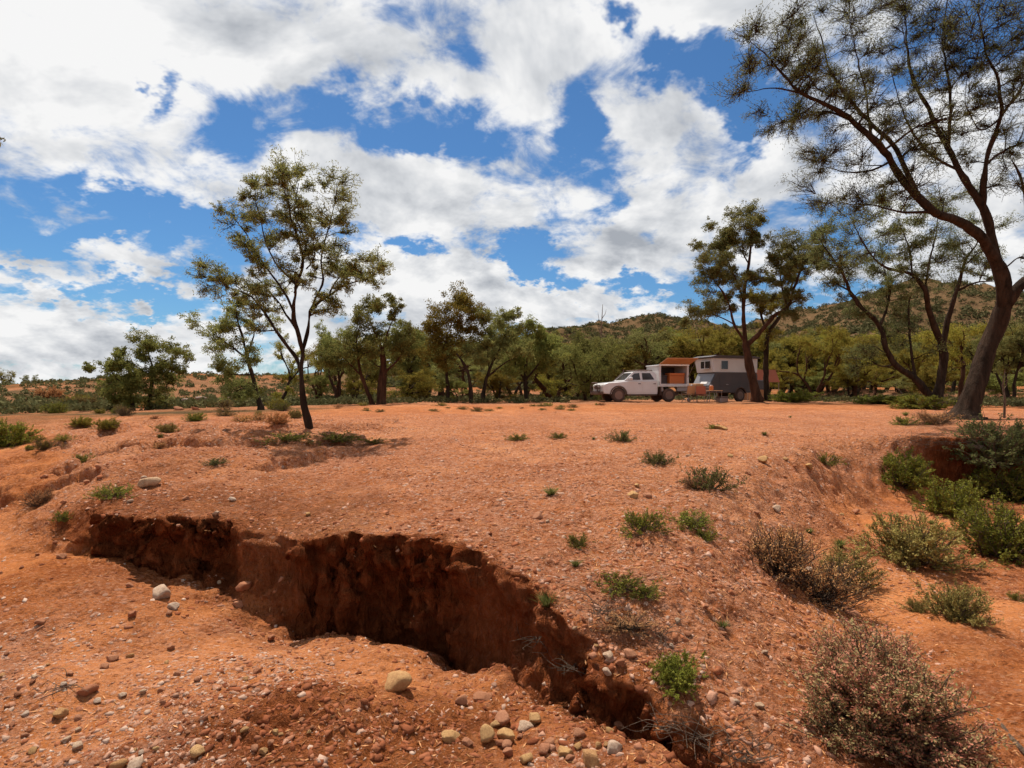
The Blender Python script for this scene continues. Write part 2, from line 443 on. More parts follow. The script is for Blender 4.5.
def terrain_points(x, y):
    x0, y0 = x.copy(), y.copy()
    r = np.hypot(x, y)
    near = r < 75
    xn, yn = x[near], y[near]; rn = r[near]
    # wobble the bank lines
    wob = np.clip(rn/30, .35, 1)
    jx = xn+.10*fbm2(xn*1.6, yn*1.6, 3, 31)*1.0*wob+.06*vn2(xn*3.6, yn*3.6, 32)+.05*vn2(xn*8, yn*8, 33); jy = yn+.10*fbm2(xn*1.6+50, yn*1.6, 3, 37)*wob+.06*vn2(xn*3.6+5, yn*3.6, 34)+.05*vn2(xn*8+9, yn*8, 35)
    SL, nlx, nly, WL, KL = line_field(jx, jy, LINE_L)
    SR, nrx, nry, WR, KR = line_field(jx, jy, LINE_R)
    mL, sL = profile(SL, WL, KL); mR, sR = profile(SR, WR, KR)
    zp = interp(yn, [-5, 1, 2.5, 3.0, 3.4, 3.65, 3.9, 4.5, 6, 10, 14, 20, 30, 60], [-1.7, -1.68, -1.60, -1.50, -1.38, -1.25, -1.14, -1.06, -.99, -.87, -.79, -.73, -.715, -.715])
    # left flat lies lower
    leftlow = sstep(-4, -22, xn)
    zp = zp - leftlow*.30*sstep(8, 25, yn)
    # crumbly shoulder falling towards the left part of the wall
    zp = zp - .15*np.exp(-np.maximum(SL-.1, 0)/.45)*sstep(-1.0, -1.7, xn)*sstep(-5.2, -4.2, xn)*sstep(3.5, 4.5, yn)
    # buttress on the rim is worn lower
    zp = zp - .14*np.exp(-((xn+2.05)**2+(yn-4.95)**2)/.14)
    zw = interp(yn, [-5, 1, 3, 4.7, 6.4, 10, 15, 20, 28, 60], [-1.72, -1.74, -1.74, -1.70, -1.60, -1.48, -1.28, -1.08, -1.02, -1.02])
    zw = zw - .22*np.exp(-((xn+.8)/1.1)**2)*np.exp(-((SL+.12)/.50)**2)*(yn > 0)
    zw = zw - .15*np.exp(-((SL+.14)/.24)**2)*sstep(-3.6, -2.9, xn)*sstep(.3, -.5, xn)*(yn > 1)
    zw = zw + .17*np.exp(-((xn-.55)/.62)**2)*sstep(4.4, 3.6, yn)*np.where(yn > 1.5, 1, 0)
    zw = zw - .26*np.exp(-((xn-.75)/.7)**2)*np.exp(-((SL+.05)/.15)**2)
    zw = zw + .16*np.exp(-((xn+.05)/.38)**2-((yn-3.62)/.22)**2)
    zw = zw - .20*np.exp(-((xn+4.15)/.40)**2-((yn-5.85)/.13)**2)
    zw = zw + .20*np.exp(-((xn+3.4)/1.1)**2-((yn-5.0)/.8)**2)
    zw = zw + .13*np.exp(-((xn+1.0)/.75)**2-((yn-3.05)/.42)**2)      # rough mound of clods
    zw = zw + .07*np.exp(-((xn+2.4)/.7)**2-((yn-3.4)/.3)**2)
    zw = zw - .07*np.exp(-((xn*.55+yn-3.2)/.22)**2)*sstep(-.2, -1.2, xn)   # shallow runnel
    zr = interp(yn, [-5, 2, 4, 7, 10, 12], [-1.74, -1.78, -1.77, -1.80, -1.92, -1.95]) + .05*fbm2(xn*.8, yn*.8, 3, 71)
    dL = (zp-zw)*(1-mL); dR = (zp-zr)*(1-mR)
    k = .12
    mx = .5*(dL+dR+np.sqrt((dL-dR)**2+k*k*.3))-.5*k*.55
    z = zp-mx
    # low eroded scarps on the left flank of the plateau
    sc = vn2(xn*.35+3, yn*.55+8, 77)+.3*vn2(xn*1.4, yn*1.9, 78)
    z = z + (.16*sstep(-.02, .06, sc)-.08)*sstep(-1.5, -3.2, xn)*sstep(6.2, 7.5, yn)*(1-sstep(14, 19, yn))
    z = z + .05*fbm2(xn*.30, yn*.30, 3, 41) + .030*fbm2(xn*1.1, yn*1.1, 3, 43)*(1-.5*sstep(20, 40, rn))
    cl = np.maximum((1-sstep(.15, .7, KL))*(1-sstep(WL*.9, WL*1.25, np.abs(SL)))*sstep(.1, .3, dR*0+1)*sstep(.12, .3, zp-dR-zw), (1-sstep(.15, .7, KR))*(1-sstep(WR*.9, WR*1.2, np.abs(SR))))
    X = x.copy(); Y = y.copy(); Z = np.full_like(x, -.715)
    act = sstep(.1, .3, zp-dR-zw)                                   # no squeeze where the line has lost its drop
    X[near] = xn + nlx*(sL-SL)*act + nrx*(sR-SR); Y[near] = yn + nly*(sL-SL)*act + nry*(sR-SR)
    Z[near] = z
    far = ~near
    ll = sstep(-4, -22, x)
    Z[far] = -.715-.30*ll[far]+.05*fbm2(x[far]*.3, y[far]*.3, 3, 41)
    Z += hills(x, y)*sstep(35, 75, r)
    CLF = np.zeros_like(x); CLF[near] = np.clip(cl, 0, 1)
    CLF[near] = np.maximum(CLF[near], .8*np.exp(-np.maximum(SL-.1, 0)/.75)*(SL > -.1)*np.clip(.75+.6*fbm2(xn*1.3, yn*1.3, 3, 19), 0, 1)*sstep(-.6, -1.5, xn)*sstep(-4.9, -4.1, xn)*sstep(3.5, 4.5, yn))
    G = np.zeros_like(x); G[near] = np.clip(sstep(-.1, .4, SL)*.75*sstep(-.2, .5, SR+.3) + .2 + .8*sstep(-.6, -1.6, xn)*(1-sstep(3.6, 4.4, yn+.35*fbm2(xn*1.2, yn*1.2, 3, 6))) + .3*fbm2(xn*.9, yn*.9, 3, 91), 0, 1)
    V = sstep(24, 48, r+8*fbm2(x*.08, y*.08, 3, 15))*.8; V = np.maximum(V*(.62+.5*fbm2(x*.12, y*.12, 4, 16)), sstep(90, 150, r)*.92)
    V = np.clip(V, 0, 1)
    road = np.exp(-((y-24-.06*x-1.5*np.sin(x*.12))/5.5)**4)*(y > 0)
    G *= 1-.7*road
    SD = np.zeros_like(x); q = fbm2(xn*.7+4, yn*.7, 4, 61)
    SD[near] = np.clip(sstep(.0, .35, q)*(1-sstep(-.5, .1, SL))*.9 + sstep(.05, .4, q)*(1-sstep(-.6, .1, SR)), 0, 1)
    SD = np.maximum(SD, road*.25*sstep(-14, -5, x))
    V = np.maximum(V, np.clip(.5+.7*fbm2(x*.15, y*.15, 4, 26), 0, .95)*sstep(17, 24, r)*sstep(-5, -10, x))
    MD = np.exp(-((x+.85)/.7)**4-((y-2.95)/.42)**4)*np.clip(.8+.5*fbm2(x*2, y*2, 3, 29), 0, 1); CLF = np.maximum(CLF, .75*MD)
    return X, Y, Z+CZ, CLF, G, V, SD

def make_ground():
    rr = [.05, .5, .9, 1.25]; r = 1.5
    while r < 2500:
        rr.append(r); r *= 1.0042 if r < 2.4 else 1.0028 if r < 5.9 else 1.0045 if r < 11.6 else 1.0065 if r < 14 else 1.012 if r < 70 else 1.02 if r < 400 else 1.10
    rr = np.array(rr)
    a = list(np.arange(-48, 48, .12)); b = [48]; 
    while b[-1] < 180: b.append(b[-1]+min(6, .12+(b[-1]-47.9)*.06))
    b = [q for q in b if q < 179]; ang = np.radians(np.array([-q for q in b[::-1]][:-1]+[-48]+a[1:]+b))
    ang = np.unique(ang)
    nr, na = len(rr), len(ang)
    R, A = np.meshgrid(rr, ang, indexing='ij')
    x = (R*np.sin(A)).ravel(); y = (R*np.cos(A)).ravel()
    X, Y, Z, CLF, G, V, SD = terrain_points(x, y)
    P = np.stack([X, Y, Z], 1).reshape(nr, na, 3)
    # surface normals of the coarse form, then crumble it in 3-D
    du = np.gradient(P, axis=0); dv = np.roll(P, -1, 1)-np.roll(P, 1, 1)
    Nn = np.cross(dv, du); Nn /= (np.linalg.norm(Nn, axis=2, keepdims=True)+1e-9)
    Nn[Nn[..., 2] < -0.3] *= -1
    P = P.reshape(-1, 3); Nn = Nn.reshape(-1, 3); rf = R.ravel(); c = CLF
    m = rf < 16
    p = P[m]; cm = c[m]; sd = SD[m]; g = G[m]
    px, py, pz = p.T
    dens = np.clip(1.5-.0*px, 0, 1)
    ribs = -np.abs(vn3(px*5, py*5, pz*1.0, 3))*.15 + vn3(px*9, py*9, pz*2.8, 4)*.06 + vn3(px*19, py*19, pz*11, 14)*.055 + vn3(px*38, py*38, pz*30, 15)*.028 + .05
    clod = (.45-worley3(px*14, py*14, pz*11, 5))*.05 + vn3(px*26, py*26, pz*24, 6)*.012
    lump = (.5-worley3(px*3.6, py*3.6, pz*2.0, 8))*.08
    flat = fbm2(px*2.3, py*2.3, 4, 52)*.030 + (.45-worley3(px*16, py*16, pz*8, 12))*.016*(.35+.65*g)
    mound = np.exp(-((px+.95)/.8)**2-((py-3.05)/.45)**2)
    near_rim = np.clip(cm*3, 0, 1)
    hard = sstep(.82, .95, cm); d = cm*(ribs*hard+clod+lump*(.35+.65*hard)) + (1-cm)*flat*(1-.6*sd)*(1+1.6*sstep(-2.5, -4.5, px)*sstep(5.5, 7.5, py)) + mound*(.5-worley3(px*9, py*9, pz*7, 21))*.10
    d += (1-cm)*(vn3(px*34, py*34, pz*20, 23))*.006*(1-.6*sd)*(1-sstep(6, 9, rf[m]))
    P[m] = p + Nn[m]*(d*(1-sstep(12, 16, rf[m])))[:, None]
    i = np.arange(nr-1)[:, None]*na; j = np.arange(na)[None, :]; j2 = (j+1) % na
    q = np.stack([i+j, i+na+j, i+na+j2, i+j2], -1).reshape(-1, 4)[:, ::-1]
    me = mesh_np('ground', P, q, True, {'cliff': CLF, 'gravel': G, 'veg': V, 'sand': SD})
    o = link('ground', me, M['ground']); o['kind'] = 'structure'
    return o
ground = make_ground()
bpy.context.view_layer.update()

def drop(x, y, z=60):
    ok, p, n, i = ground.ray_cast(Vector((x, y, z)), Vector((0, 0, -1)))
    return (p, n) if ok else (Vector((x, y, 1.2)), Vector((0, 0, 1)))
def at_px(px, py, far=400):
    d = Vector(((px-CX)/F, 1, (CY-py)/F)).normalized()
    ok, p, n, i = ground.ray_cast(Vector((0, 0, CZ)), d)
    return (p, n) if ok else drop((px-CX)/F*40, 40)
def at_dist(px, D): return drop((px-CX)/F*D, D)[0]

# ------------------------------------------------------------------ plants
def tubes_np(paths, n=6):
    """paths: list of (pts (k,3), radii (k,))"""
    V, Q, off = [], [], 0
    ca = np.cos(np.arange(n)*2*np.pi/n); sa = np.sin(np.arange(n)*2*np.pi/n)
    for P, R in paths:
        P = np.asarray(P, float); R = np.asarray(R, float); k = len(P)
        T = np.gradient(P, axis=0); T /= np.linalg.norm(T, axis=1)[:, None]+1e-9
        up = np.array([.31, .17, .93]) if abs(T[0, 2]) < .9 else np.array([1, .2, .1])
        U = np.cross(T, up); U /= np.linalg.norm(U, axis=1)[:, None]+1e-9; W = np.cross(T, U)
        ring = P[:, None]+R[:, None, None]*(ca[None, :, None]*U[:, None]+sa[None, :, None]*W[:, None])
        V.append(ring.reshape(-1, 3))
        i = np.arange(k-1)[:, None]*n; j = np.arange(n)[None]; j2 = (j+1) % n
        Q.append((np.stack([i+j, i+j2, i+n+j2, i+n+j], -1).reshape(-1, 4))+off); off += k*n
    return np.concatenate(V), np.concatenate(Q)

def leaves_np(c, d, L, W, rng):
    """diamond leaves: centres c, directions d"""
    n = len(c); d = d/(np.linalg.norm(d, axis=1)[:, None]+1e-9)
    s = np.cross(d, rng.normal(size=(n, 3))); s /= np.linalg.norm(s, axis=1)[:, None]+1e-9
    L = L*rng.uniform(.6, 1.3, (n, 1)); W = W*rng.uniform(.6, 1.3, (n, 1))
    V = np.stack([c-d*L/2, c+s*W/2, c+d*L/2, c-s*W/2], 1).reshape(-1, 3)
    return V, np.arange(4*n).reshape(-1, 4)

def smooth_path(pts, n):
    P = catmull([tuple(p)+(0,) if len(p) == 3 else tuple(p) for p in pts], 1e9) if False else np.array(pts, float)
    k = len(P); out = []
    for i in range(k-1):
        p0, p1, p2, p3 = P[max(i-1, 0)], P[i], P[i+1], P[min(i+2, k-1)]
        for t in np.linspace(0, 1, n, endpoint=False):
            out.append(.5*((2*p1)+(-p0+p2)*t+(2*p0-5*p1+4*p2-p3)*t*t+(-p0+3*p1-3*p2+p3)*t**3))
    out.append(P[-1]); return np.array(out)

def foliate(limbs, clumps, rng, leafL, leafW, per, twigs=9, spread=1.0, droop=0.0, wob=.03, bare=0, scat=.20, tw=.0018):
    """limbs: (pts, radii) ; clumps: (centre, radius) -> twig paths, leaf centres/directions"""
    LP = np.concatenate([l[0] for l in limbs]); LR = np.concatenate([l[1] for l in limbs])
    paths, lc, ld = [], [], []
    zmin = LP[:, 2].min(); H = LP[:, 2].max()-zmin
    for (c, R) in clumps:
        c = np.array(c, float)
        dv = c-LP; dist = np.linalg.norm(dv, axis=1)
        cost = dist+.9*np.maximum(0, -dv[:, 2]+.15*dist)+2*(LP[:, 2] < zmin+.2*H)+(LR > .6*LR.max())*.6
        i = int(np.argmin(cost)); p = LP[i]; L = dist[i]
        r0 = min(LR[i]*.6, .006+.016*L+.008)
        mid = p+(c-p)*.5+rng.normal(size=3)*wob*L*2+np.array([0, 0, .08*L])
        P = smooth_path([p, p+(mid-p)*.5+rng.normal(size=3)*wob*L, mid, mid+(c-mid)*.5+rng.normal(size=3)*wob*L, c], 3)
        paths.append((P, np.linspace(r0, max(.004, r0*.35), len(P))))
        for t in range(twigs):
            s = P[int(rng.integers(len(P)//2, len(P)))]
            u = rng.normal(size=3); u /= np.linalg.norm(u); u[2] = u[2]*.8+.18-droop
            e = c+u*R*spread*rng.uniform(.45, 1.45)
            m_ = s+(e-s)*.5+rng.normal(size=3)*R*.13
            Q = smooth_path([s, m_, e], 3)
            paths.append((Q, np.linspace(max(.0035, tw*1.6, r0*.25), tw, len(Q))))
            if t < bare: continue
            nl = max(1, int(per/twigs*rng.uniform(.5, 1.5)))
            tt = rng.uniform(.18, 1.05, nl)[:, None]
            base = s+(e-s)*tt; k = np.clip((tt-.0), 0, 1); base = base+(m_-(s+e)/2)*(4*tt*(1-np.minimum(tt, 1)))*.5
            near = rng.random((nl, 1)) < .55
            puff = e+rng.normal(size=(nl, 3))*R*np.array([.20, .20, .15])
            lc.append(np.where(near, puff, base+rng.normal(size=(nl, 3))*R*scat))
            dd = (e-s)/(np.linalg.norm(e-s)+1e-6)*.5+rng.normal(size=(nl, 3))*.75; dd[:, 2] -= droop+.25
            ld.append(dd)
    return paths, np.concatenate(lc), np.concatenate(ld)

def tree_meshes(name, limbs, clumps, seed, leafL, leafW, per, nside=8, **kw):
    rng = np.random.default_rng(seed)
    paths, lc, ld = foliate(limbs, clumps, rng, leafL, leafW, per, **kw)
    rough = []
    for P, R in limbs:
        rough.append((P, R))
    V, Q = tubes_np(rough, nside); V2, Q2 = tubes_np(paths, 4)
    # knobbly bark
    f = np.concatenate([V, V2]); ff = np.concatenate([Q, Q2+len(V)])
    f[:len(V)] += (np.stack([vn3(V[:, 0]*9, V[:, 1]*9, V[:, 2]*3, 1), vn3(V[:, 0]*9, V[:, 1]*9, V[:, 2]*3, 2), 0*V[:, 0]], 1)*.03+np.stack([vn3(V[:, 0]*3, V[:, 1]*3, V[:, 2]*1.5, 5), vn3(V[:, 0]*3, V[:, 1]*3, V[:, 2]*1.5, 6), 0*V[:, 0]], 1)*.03)
    tm = mesh_np('trunk', f, ff, True)
    LV, LQ = leaves_np(lc, ld, leafL, leafW, rng)
    return tm, mesh_np('crown', LV, LQ)

def traced(base_px, D, limbs_px, clumps_px, seed, conv, slope=.55, crown_depth=1.0, extra=40, limbk=.80):
    """limb and clump outlines read off the photograph, given real depth around distance D"""
    rng = np.random.default_rng(seed); nodes = []; out = []
    def w(px, py, dd):
        y = D+dd; return np.array([(px-CX)/F*y, y, CZ+(CY-py)/F*y])
    for li, L in enumerate(limbs_px):
        pts = [conv(p[0], p[1])+(p[2],) for p in L]
        if nodes:
            nd = min(nodes, key=lambda q: (q[0]-pts[0][0])**2+(q[1]-pts[0][1])**2); dd = nd[2]
        else: dd = 0
        sl = 0 if li == 0 else rng.uniform(-slope, slope)
        P4 = []; acc = 0
        for k, (a, b, r) in enumerate(pts):
            if k: acc += math.hypot(a-pts[k-1][0], b-pts[k-1][1])/F*D
            d_ = dd+sl*acc+(rng.normal()*.04*acc if k else 0)
            P4.append(np.append(w(a, b, d_), r)); nodes.append((a, b, d_))
        S = smooth_path(P4, 5); out.append((S[:, :3], np.maximum(S[:, 3]*limbk, .004)))
    cl = []
    for q in clumps_px:
        a, b = conv(q[0], q[1]); rp = conv(q[0]+(q[2] if len(q) > 2 else 20), q[1])[0]-a
        nd = min(nodes, key=lambda n: (n[0]-a)**2+(n[1]-b)**2)
        dd = nd[2]+rng.normal()*crown_depth*.35
        cl.append((w(a, b, dd), rp/F*D*1.25))
    lim = np.concatenate([o_[0][len(o_[0])*2//5:] for o_ in out[1:]]); lr = np.concatenate([o_[1][len(o_[0])*2//5:] for o_ in out[1:]])
    med = np.median([c[1] for c in cl]); cand = np.where(lr < .55*out[0][1][0])[0]
    for i in rng.choice(cand, min(extra, len(cand)), replace=False):
        cl.append((lim[i]+rng.normal(size=3)*med*np.array([1.1, 1.6, .8])+np.array([0, 0, med*.5]), med*rng.uniform(.6, 1.1)))
    return out, cl

def place_traced(name, base_px, D, limbs, clumps, seed, conv, lmat, bmat, label, per, leafL, leafW, slope=.5, crown_depth=1.0, group=None, extra=40, **kw):
    lb, cl = traced(base_px, D, limbs, clumps, seed, conv, slope, crown_depth, extra)
    g = drop(lb[0][0][0][0], lb[0][0][0][1])[0]
    o = np.array([lb[0][0][0][0], lb[0][0][0][1], g.z])
    # root the trunk in the ground
    P0, R0 = lb[0]; foot = P0[0].copy(); foot[2] = g.z-.25
    if P0[0][2] > g.z-.05:
        P0 = np.concatenate([[foot], P0]); R0 = np.concatenate([[R0[0]*1.6], R0]); 
    P0[1:3, 2] = np.maximum(P0[1:3, 2], g.z+.0)
    R0 = R0.copy(); R0[0:2] *= 1.15; R0[1:4] *= np.array([1.28, 1.14, 1.05])[:len(R0[1:4])]
    lb[0] = (P0, R0)
    lb = [(P-o, R) for P, R in lb]; cl = [(c-o, r) for c, r in cl]
    tm, cm = tree_meshes(name, lb, cl, seed+1, leafL, leafW, per, **kw)
    t = empty(name, tuple(o), 0, label, 'tree', group)
    link('trunk', tm, M[bmat], t); link('crown', cm, M[lmat], t)
    return t

c2 = lambda x, y: (180+x/2.558, 140+y/2.558)
limbsA = [
 [(336, 752, .105), (326, 700, .088), (318, 650, .082), (312, 595, .074), (311, 545, .066)],
 [(311, 545, .062), (292, 470, .048), (290, 420, .042), (296, 370, .038), (312, 310, .030), (292, 230, .022), (272, 150, .014), (262, 90, .008)],
 [(311, 548, .055), (330, 460, .042), (350, 425, .036), (385, 398, .028), (430, 368, .018), (480, 355, .012), (515, 330, .006)],
 [(335, 448, .03), (365, 370, .024), (366, 300, .018), (385, 210, .013), (402, 120, .007)],
 [(311, 600, .050), (285, 545, .040), (238, 472, .032), (182, 402, .022), (122, 376, .014), (60, 345, .007)],
 [(290, 440, .03), (252, 370, .024), (202, 302, .017), (165, 232, .012), (130, 190, .007)],
 [(296, 372, .028), (244, 312, .02), (212, 232, .013), (195, 155, .007)],
 [(300, 500, .026), (262, 432, .02), (205, 362, .013), (168, 325, .007)],
 [(305, 330, .024), (318, 262, .018), (290, 190, .012), (300, 110, .007)],
 [(238, 472, .02), (205, 430, .012), (192, 400, .008)],
 [(340, 250, .014), (345, 300, .014), (320, 330, .018)][::-1],
 [(385, 398, .018), (410, 345, .012), (455, 318, .007)]]
clumpsA = [(255, 65, 26), (300, 75, 24), (270, 105, 24), (190, 108, 16), (215, 150, 24), (165, 170, 26), (120, 215, 28), (140, 245, 16), (240, 135, 20), (205, 190, 20),
 (310, 190, 28), (280, 170, 18), (260, 250, 22), (300, 260, 16), (235, 270, 15), (385, 95, 26), (420, 108, 22), (400, 150, 26), (425, 180, 18), (358, 182, 18), (345, 245, 18),
 (385, 205, 18), (432, 235, 13), (62, 325, 20), (100, 330, 17), (58, 385, 18), (90, 395, 18), (112, 352, 15), (140, 362, 14), (190, 390, 22), (207, 412, 20), (180, 430, 16),
 (155, 270, 18), (395, 320, 20), (430, 330, 18), (460, 308, 20), (498, 298, 18), (520, 322, 13), (500, 372, 13), (465, 340, 14), (380, 440, 15), (402, 430, 12), (355, 442, 13),
 (350, 330, 12), (212, 320, 12), (425, 368, 10), (330, 292, 12), (230, 100, 16), (180, 140, 16), (290, 130, 16), (262, 80, 18)]
treeA = place_traced('eucalyptus_tree', (310, 430), 11.6, limbsA, clumpsA, 5, c2, 'leaf_olive', 'bark',
    'slender forked tree with thin olive crown standing alone at left of the red flat', 470, .055, .0135, slope=.4, crown_depth=.9, twigs=20, bare=4, extra=110, scat=.20, tw=.003)

c3 = lambda x, y: (730+x/3.483, y/3.483)
pB = lambda x, y: ((x-730)*3.483, y*3.483)
limbsB = [
 [pB(966, 416)+(.40,), pB(972, 396)+(.32,), pB(981, 368)+(.29,), pB(993, 335)+(.27,), pB(1003, 308)+(.26,)],
 [pB(1003, 308)+(.24,), pB(1003, 284)+(.21,), pB(997, 262)+(.19,), pB(980, 236)+(.165,), pB(955, 220)+(.14,), pB(931, 210)+(.125,), pB(899, 174)+(.11,), pB(879, 145)+(.095,),
  pB(853, 121)+(.075,), pB(828, 106)+(.06,), pB(802, 93)+(.045,), pB(785, 76)+(.03,), pB(764, 52)+(.018,), pB(750, 42)+(.008,)],
 [pB(915, 192)+(.08,), pB(897, 150)+(.07,), pB(872, 125)+(.055,), pB(848, 98)+(.045,), pB(830, 70)+(.03,), pB(822, 40)+(.018,), pB(815, 15)+(.01,)],
 [pB(1000, 270)+(.16,), pB(992, 235)+(.14,), pB(984, 208)+(.125,), pB(960, 172)+(.10,), pB(945, 143)+(.085,), pB(928, 109)+(.065,), pB(914, 80)+(.05,), pB(907, 52)+(.035,), pB(905, 20)+(.02,), pB(895, -25)+(.01,)],
 [pB(984, 210)+(.10,), pB(984, 172)+(.085,), pB(991, 143)+(.07,), pB(1001, 115)+(.055,), pB(997, 80)+(.04,), pB(985, 50)+(.025,), pB(978, 10)+(.014,)],
 [pB(948, 146)+(.06,), pB(950, 118)+(.05,), pB(950, 95)+(.04,), pB(946, 65)+(.03,), pB(944, 34)+(.02,), pB(950, -20)+(.01,)],
 [pB(1003, 312)+(.2,), pB(1016, 290)+(.18,), pB(1040, 268)+(.16,), pB(1075, 225)+(.12,), pB(1095, 150)+(.08,), pB(1090, 60)+(.03,)],
 [pB(1001, 115)+(.05,), pB(1022, 85)+(.035,), pB(1040, 40)+(.02,)],
 [pB(890, 162)+(.04,), pB(868, 171)+(.03,), pB(845, 172)+(.02,), pB(822, 166)+(.010,)],
 [pB(853, 121)+(.04,), pB(826, 112)+(.03,), pB(800, 118)+(.018,), pB(778, 124)+(.008,)],
 [pB(802, 93)+(.03,), pB(775, 88)+(.018,), pB(748, 92)+(.008,)],
 [pB(870, 136)+(.045,), pB(868, 100)+(.03,), pB(858, 60)+(.02,), pB(850, 20)+(.01,)],
 [pB(960, 172)+(.05,), pB(925, 150)+(.035,), pB(902, 110)+(.022,), pB(892, 70)+(.012,)],
 [pB(985, 165)+(.05,), pB(1005, 150)+(.035,), pB(1030, 140)+(.02,)],
 [pB(1003, 115)+(.03,), pB(980, 130)+(.022,), pB(965, 100)+(.014,), pB(972, 70)+(.008,)],
 [pB(845, 98)+(.03,), pB(818, 88)+(.02,), pB(800, 60)+(.014,), pB(790, 30)+(.007,)],
 [pB(1040, 268)+(.08,), pB(1030, 220)+(.06,), pB(1020, 180)+(.035,), pB(1012, 160)+(.015,)],
 [pB(931, 212)+(.05,), pB(900, 212)+(.035,), pB(872, 205)+(.02,), pB(835, 204)+(.008,)]]
clumpsB = [(55, 130, 34), (95, 105, 34), (130, 230, 34), (60, 230, 30), (45, 310, 30), (200, 95, 46), (235, 75, 40), (190, 140, 40), (255, 130, 40), (180, 210, 30), (180, 440, 32),
 (230, 410, 34), (290, 390, 32), (400, 45, 48), (435, 60, 44), (470, 110, 38), (400, 130, 44), (440, 180, 34), (490, 180, 30), (345, 255, 38), (380, 290, 34), (450, 290, 38),
 (350, 460, 40), (375, 510, 40), (330, 560, 34), (285, 560, 34), (260, 530, 30), (330, 710, 40), (400, 680, 46), (450, 690, 40), (520, 650, 40), (560, 640, 34), (620, 60, 54),
 (600, 20, 50), (700, 35, 54), (765, 60, 54), (680, 85, 46), (560, 175, 40), (600, 235, 36), (580, 250, 34), (700, 110, 40), (745, 130, 36), (810, 170, 34), (820, 260, 34), (780, 230, 30),
 (640, 350, 36), (680, 450, 36), (700, 540, 50), (650, 520, 46), (640, 590, 46), (730, 570, 44), (760, 470, 36), (875, 130, 50), (850, 90, 44), (870, 20, 50), (900, 170, 36), (990, 50, 60),
 (960, 85, 44), (990, 300, 44), (985, 185, 40), (1000, 240, 34), (960, 450, 40), (940, 560, 40), (960, 605, 50), (1000, 640, 50), (940, 640, 40), (730, 690, 46), (600, 700, 40), (825, 540, 36),
 (560, 420, 34), (560, 370, 32), (660, 640, 50), (1080, 100, 60), (1120, 250, 60), (1100, 400, 60), (1150, 520, 60), (1080, -60, 60), (800, -60, 60), (600, -70, 60), (440, -30, 50), (940, -70, 60),
 (480, 250, 26), (420, 340, 22), (640, 300, 26), (830, 400, 26), (900, 330, 26), (880, 440, 26), (760, 370, 26), (860, 240, 26), (250, 240, 22), (300, 180, 24)]
treeB = place_traced('eucalyptus_tree', (968, 415), 16.5, limbsB, clumpsB, 11, c3, 'leaf_brown', 'bark',
    'largest tree, thick leaning trunk and wide sparse brown crown at right edge on the bank', 700, .075, .0135, slope=.35, crown_depth=1.6, twigs=36, bare=14, extra=130, scat=.12, tw=.004)

c4 = lambda x, y: (680+x/2.977, 200+y/2.977)
limbsC = [
 [(765, 606, .30), (775, 545, .25), (785, 480, .23), (780, 430, .22)],
 [(780, 430, .19), (742, 335, .155), (730, 270, .13), (690, 222, .10), (612, 200, .07), (560, 150, .045), (520, 80, .02)],
 [(783, 440, .17), (800, 350, .14), (825, 270, .11), (850, 180, .07), (882, 130, .04), (900, 80, .015)],
 [(760, 600, .24), (745, 585, .22), (700, 532, .19), (640, 490, .17), (610, 430, .15), (595, 375, .14), (540, 320, .12), (505, 270, .09), (480, 210, .07), (430, 140, .04), (405, 90, .02)],
 [(596, 375, .09), (622, 300, .06), (615, 230, .04), (600, 180, .02)],
 [(825, 272, .07), (880, 246, .05), (928, 242, .025)],
 [(700, 535, .10), (690, 455, .08), (680, 370, .06), (683, 285, .03)],
 [(730, 270, .08), (740, 190, .055), (760, 110, .035), (770, 40, .015)],
 [(690, 222, .06), (680, 140, .04), (650, 60, .02)],
 [(640, 490, .05), (600, 495, .04), (570, 480, .02)],
 [(505, 270, .05), (450, 240, .03), (420, 215, .015)]]
clumpsC = [(425, 20, 26), (470, 30, 26), (520, 55, 28), (560, 60, 28), (600, 95, 30), (640, 80, 28), (700, 60, 28), (450, 80, 24), (540, 120, 26), (600, 165, 26), (650, 160, 26), (700, 140, 26),
 (740, 110, 28), (760, 180, 26), (720, 200, 20), (800, 130, 28), (780, 175, 22), (840, 130, 26), (865, 90, 26), (520, 180, 20), (480, 190, 14), (570, 205, 20), (660, 200, 20), (470, 130, 20),
 (600, 30, 28), (680, 15, 28), (760, 35, 28), (820, 55, 28), (440, 250, 24), (470, 245, 18), (620, 240, 16), (500, 100, 22), (880, 180, 18), (920, 235, 12), (430, 200, 14), (740, -10, 26), (590, -10, 26), (640, 120, 22)]
treeC = place_traced('eucalyptus_tree', (935, 400), 28, limbsC, clumpsC, 23, c4, 'leaf_brown', 'bark',
    'two stemmed tree with curved dark limbs standing behind the largest tree', 760, .11, .026, slope=.35, crown_depth=1.8, twigs=20, bare=6, extra=80, tw=.006)

